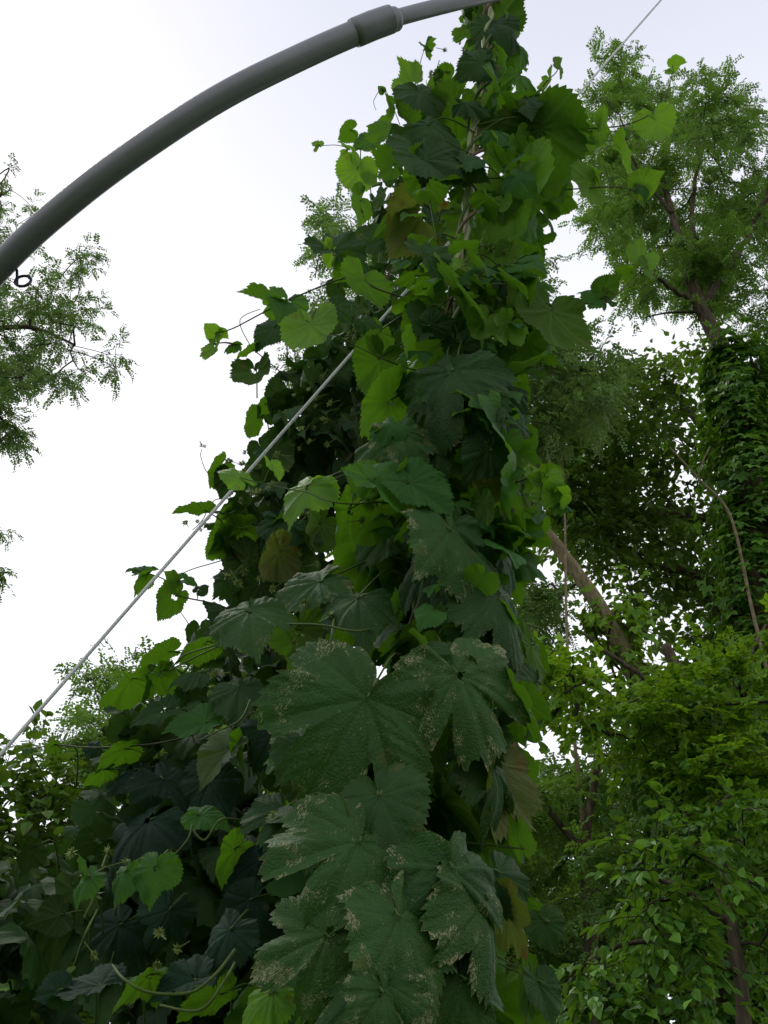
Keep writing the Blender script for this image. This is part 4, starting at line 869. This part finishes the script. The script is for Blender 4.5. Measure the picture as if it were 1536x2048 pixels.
    tree('broadleaf_tree', 'dark leafy tree in the lower left corner below the end of the rope', 'tree',
     [[(60,2200,7.5,.16),(50,1900,7.5,.13),(60,1700,7.5,.08),(80,1600,7.5,.04)], [(50,1850,7.5,.06),(160,1700,7.4,.03)]],
     [([(-250,1540),(0,1500),(60,1490),(120,1530),(190,1600),(260,1640),(330,1700),(300,1900),(250,2250),(-250,2250)], (6.6,9.0), 330, -0.15, 0.8)],
     'broad', 'bark', 'ov', (0.08,0.12), 44, 0.28, 'broadleaf trees')
    # creeper on the tall locust's trunk
    def creeper(label, path, n, rad, mat, sz):
        pts = spline([P(a, b, y) for a, b, y in path], 10); base = Vector((pts[0].x, pts[0].y, pts[0].z))
        t = thing('creeper', base, label, 'creeper', 'creepers on tree trunks')
        idx = rng.integers(0, len(pts) - 1, n); f = rng.random(n)
        pa_ = np.array([p[:] for p in pts]); pos = pa_[idx] * (1 - f[:, None]) + pa_[idx + 1] * f[:, None]
        a = rng.uniform(0, 6.28, n); nz = np.array([noise.noise(Vector((q_[0] * 2.2 + math.cos(a_) * .8, q_[1] * 2.2 + math.sin(a_) * .8, q_[2] * 2.2))) for q_, a_ in zip(pos, a)]); rr_ = rad * (0.85 + 0.5 * rng.random(n)) * (1 + 1.9 * np.clip(nz + .1, -.2, 1)) + rad * (rng.random(n) < .10) * rng.random(n) * 1.6
        o_ = np.stack([np.cos(a), np.sin(a), rng.normal(0, .3, n)], 1); pos = pos + o_ * rr_[:, None]
        xd = o_ * .6 + rng.normal(0, .3, (n, 3)); xd[:, 2] -= .7; nr = o_ + np.array([0, 0, .6]) + rng.normal(0, .3, (n, 3))
        W, F, ld = scatter('tri', pos, xd, nr, rng.uniform(sz[0], sz[1], n))
        link('leaves', np_mesh('leaves', W - np.array(base[:]), F, False, ld), t, M[mat])
        tb_ = Tubes()
        for k in range(4): tb_.add([p + Vector((math.cos(i * .2 + k * 1.6), math.sin(i * .2 + k * 1.6), 0)) * rad * .75 for i, p in enumerate(pts)], 0.012, 5)
        tb_.build('stem', M['twig'], t, base)
    creeper('dark green creeper wrapping the trunk of the tall locust at the right edge', [(1500,2250,9.0),(1500,1650,9.0),(1500,1300,9.0),(1500,1000,9.0),(1480,820,9.0),(1450,700,9.0)], 6500, 0.22, 'shrub', (0.12,0.2))
    creeper('dark creeper round the slim trunk inside the bright tree', [(1430,2300,6.5),(1420,1900,6.5),(1405,1700,6.5),(1392,1500,6.5),(1380,1400,6.5)], 2600, 0.17, 'shrub', (0.08,0.13))
    creeper('yellow green creeper round the pale leaning trunk', [(1330,1500,8.0),(1290,1400,8.0),(1235,1285,8.0),(1200,1215,8.0)], 520, 0.20, 'bright', (0.10,0.17))
    # dead stems
    for path, r, lab in [([(1160,1600,7.6),(1135,1300,7.6),(1130,1050,7.6),(1124,905,7.6)], .015, 'thin upright dead stem beside the pale leaning trunk'),
                         ([(1500,1200,8.6),(1460,1030,8.6),(1400,960,8.6),(1340,895,8.6)], .017, 'broken brown dead branch slanting up before the dark tree')]:
        pts = spline([P(*q) for q in path], 8); b_ = Vector((pts[0].x, pts[0].y, 0)); t = thing('dead_stem', b_, lab, 'dead stem')
        tb_ = Tubes(); tb_.add([b_] + pts, [r * 1.3] + lerp_list([r, r * .45], len(pts)), 8, .15); tb_.build('stem', M['dead'], t, b_)
        if '1340' in str(path):
            tb_ = Tubes(); tb_.add(spline([P(1395,955,8.6), P(1405,925,8.55), P(1420,892,8.5)], 4), [.008]*8+[.004], 6); tb_.build('side_branch', M['dead'], t, b_)
    # far woodland, one mass
    poly = [(-400,1700),(100,1700),(420,1650),(600,1500),(800,1480),(1100,1560),(1536,1500),(1900,1450),(1900,2700),(-400,2700)]
    xs, ys, pos = [p[0] for p in poly], [p[1] for p in poly], []
    while len(pos) < 1500:
        px = random.uniform(-400, 1900); py = random.uniform(1450, 2400)
        if not inpoly(px, py, poly): continue
        p = P(px, py, random.uniform(14, 20))
        if p.z < 0.2 or noise.noise(p * 0.6) < -0.08: continue
        pos.append(p[:])
    A = np.array(pos); n = len(A) * 46; ci = np.repeat(np.arange(len(A)), 46)
    off = rng.normal(0, .5, (n, 3)) * np.array([1, 1, .55])
    W, F, ld = scatter('ov', A[ci] + off, off + rng.normal(0, .3, (n, 3)) - np.array([0, 0, .3]), np.array([[0, 0, 1.0]]) + rng.normal(0, .45, (n, 3)), rng.uniform(.14, .24, n))
    W[:, 2] = np.maximum(W[:, 2], 0.05)
    tag(link('woodland', np_mesh('woodland', W, F, False, ld), None, M['wood']), 'far dark green woodland filling the lower background behind the trees', 'woodland', kind='stuff')
print('LEAVES V1/V2 done', len(C.objects))
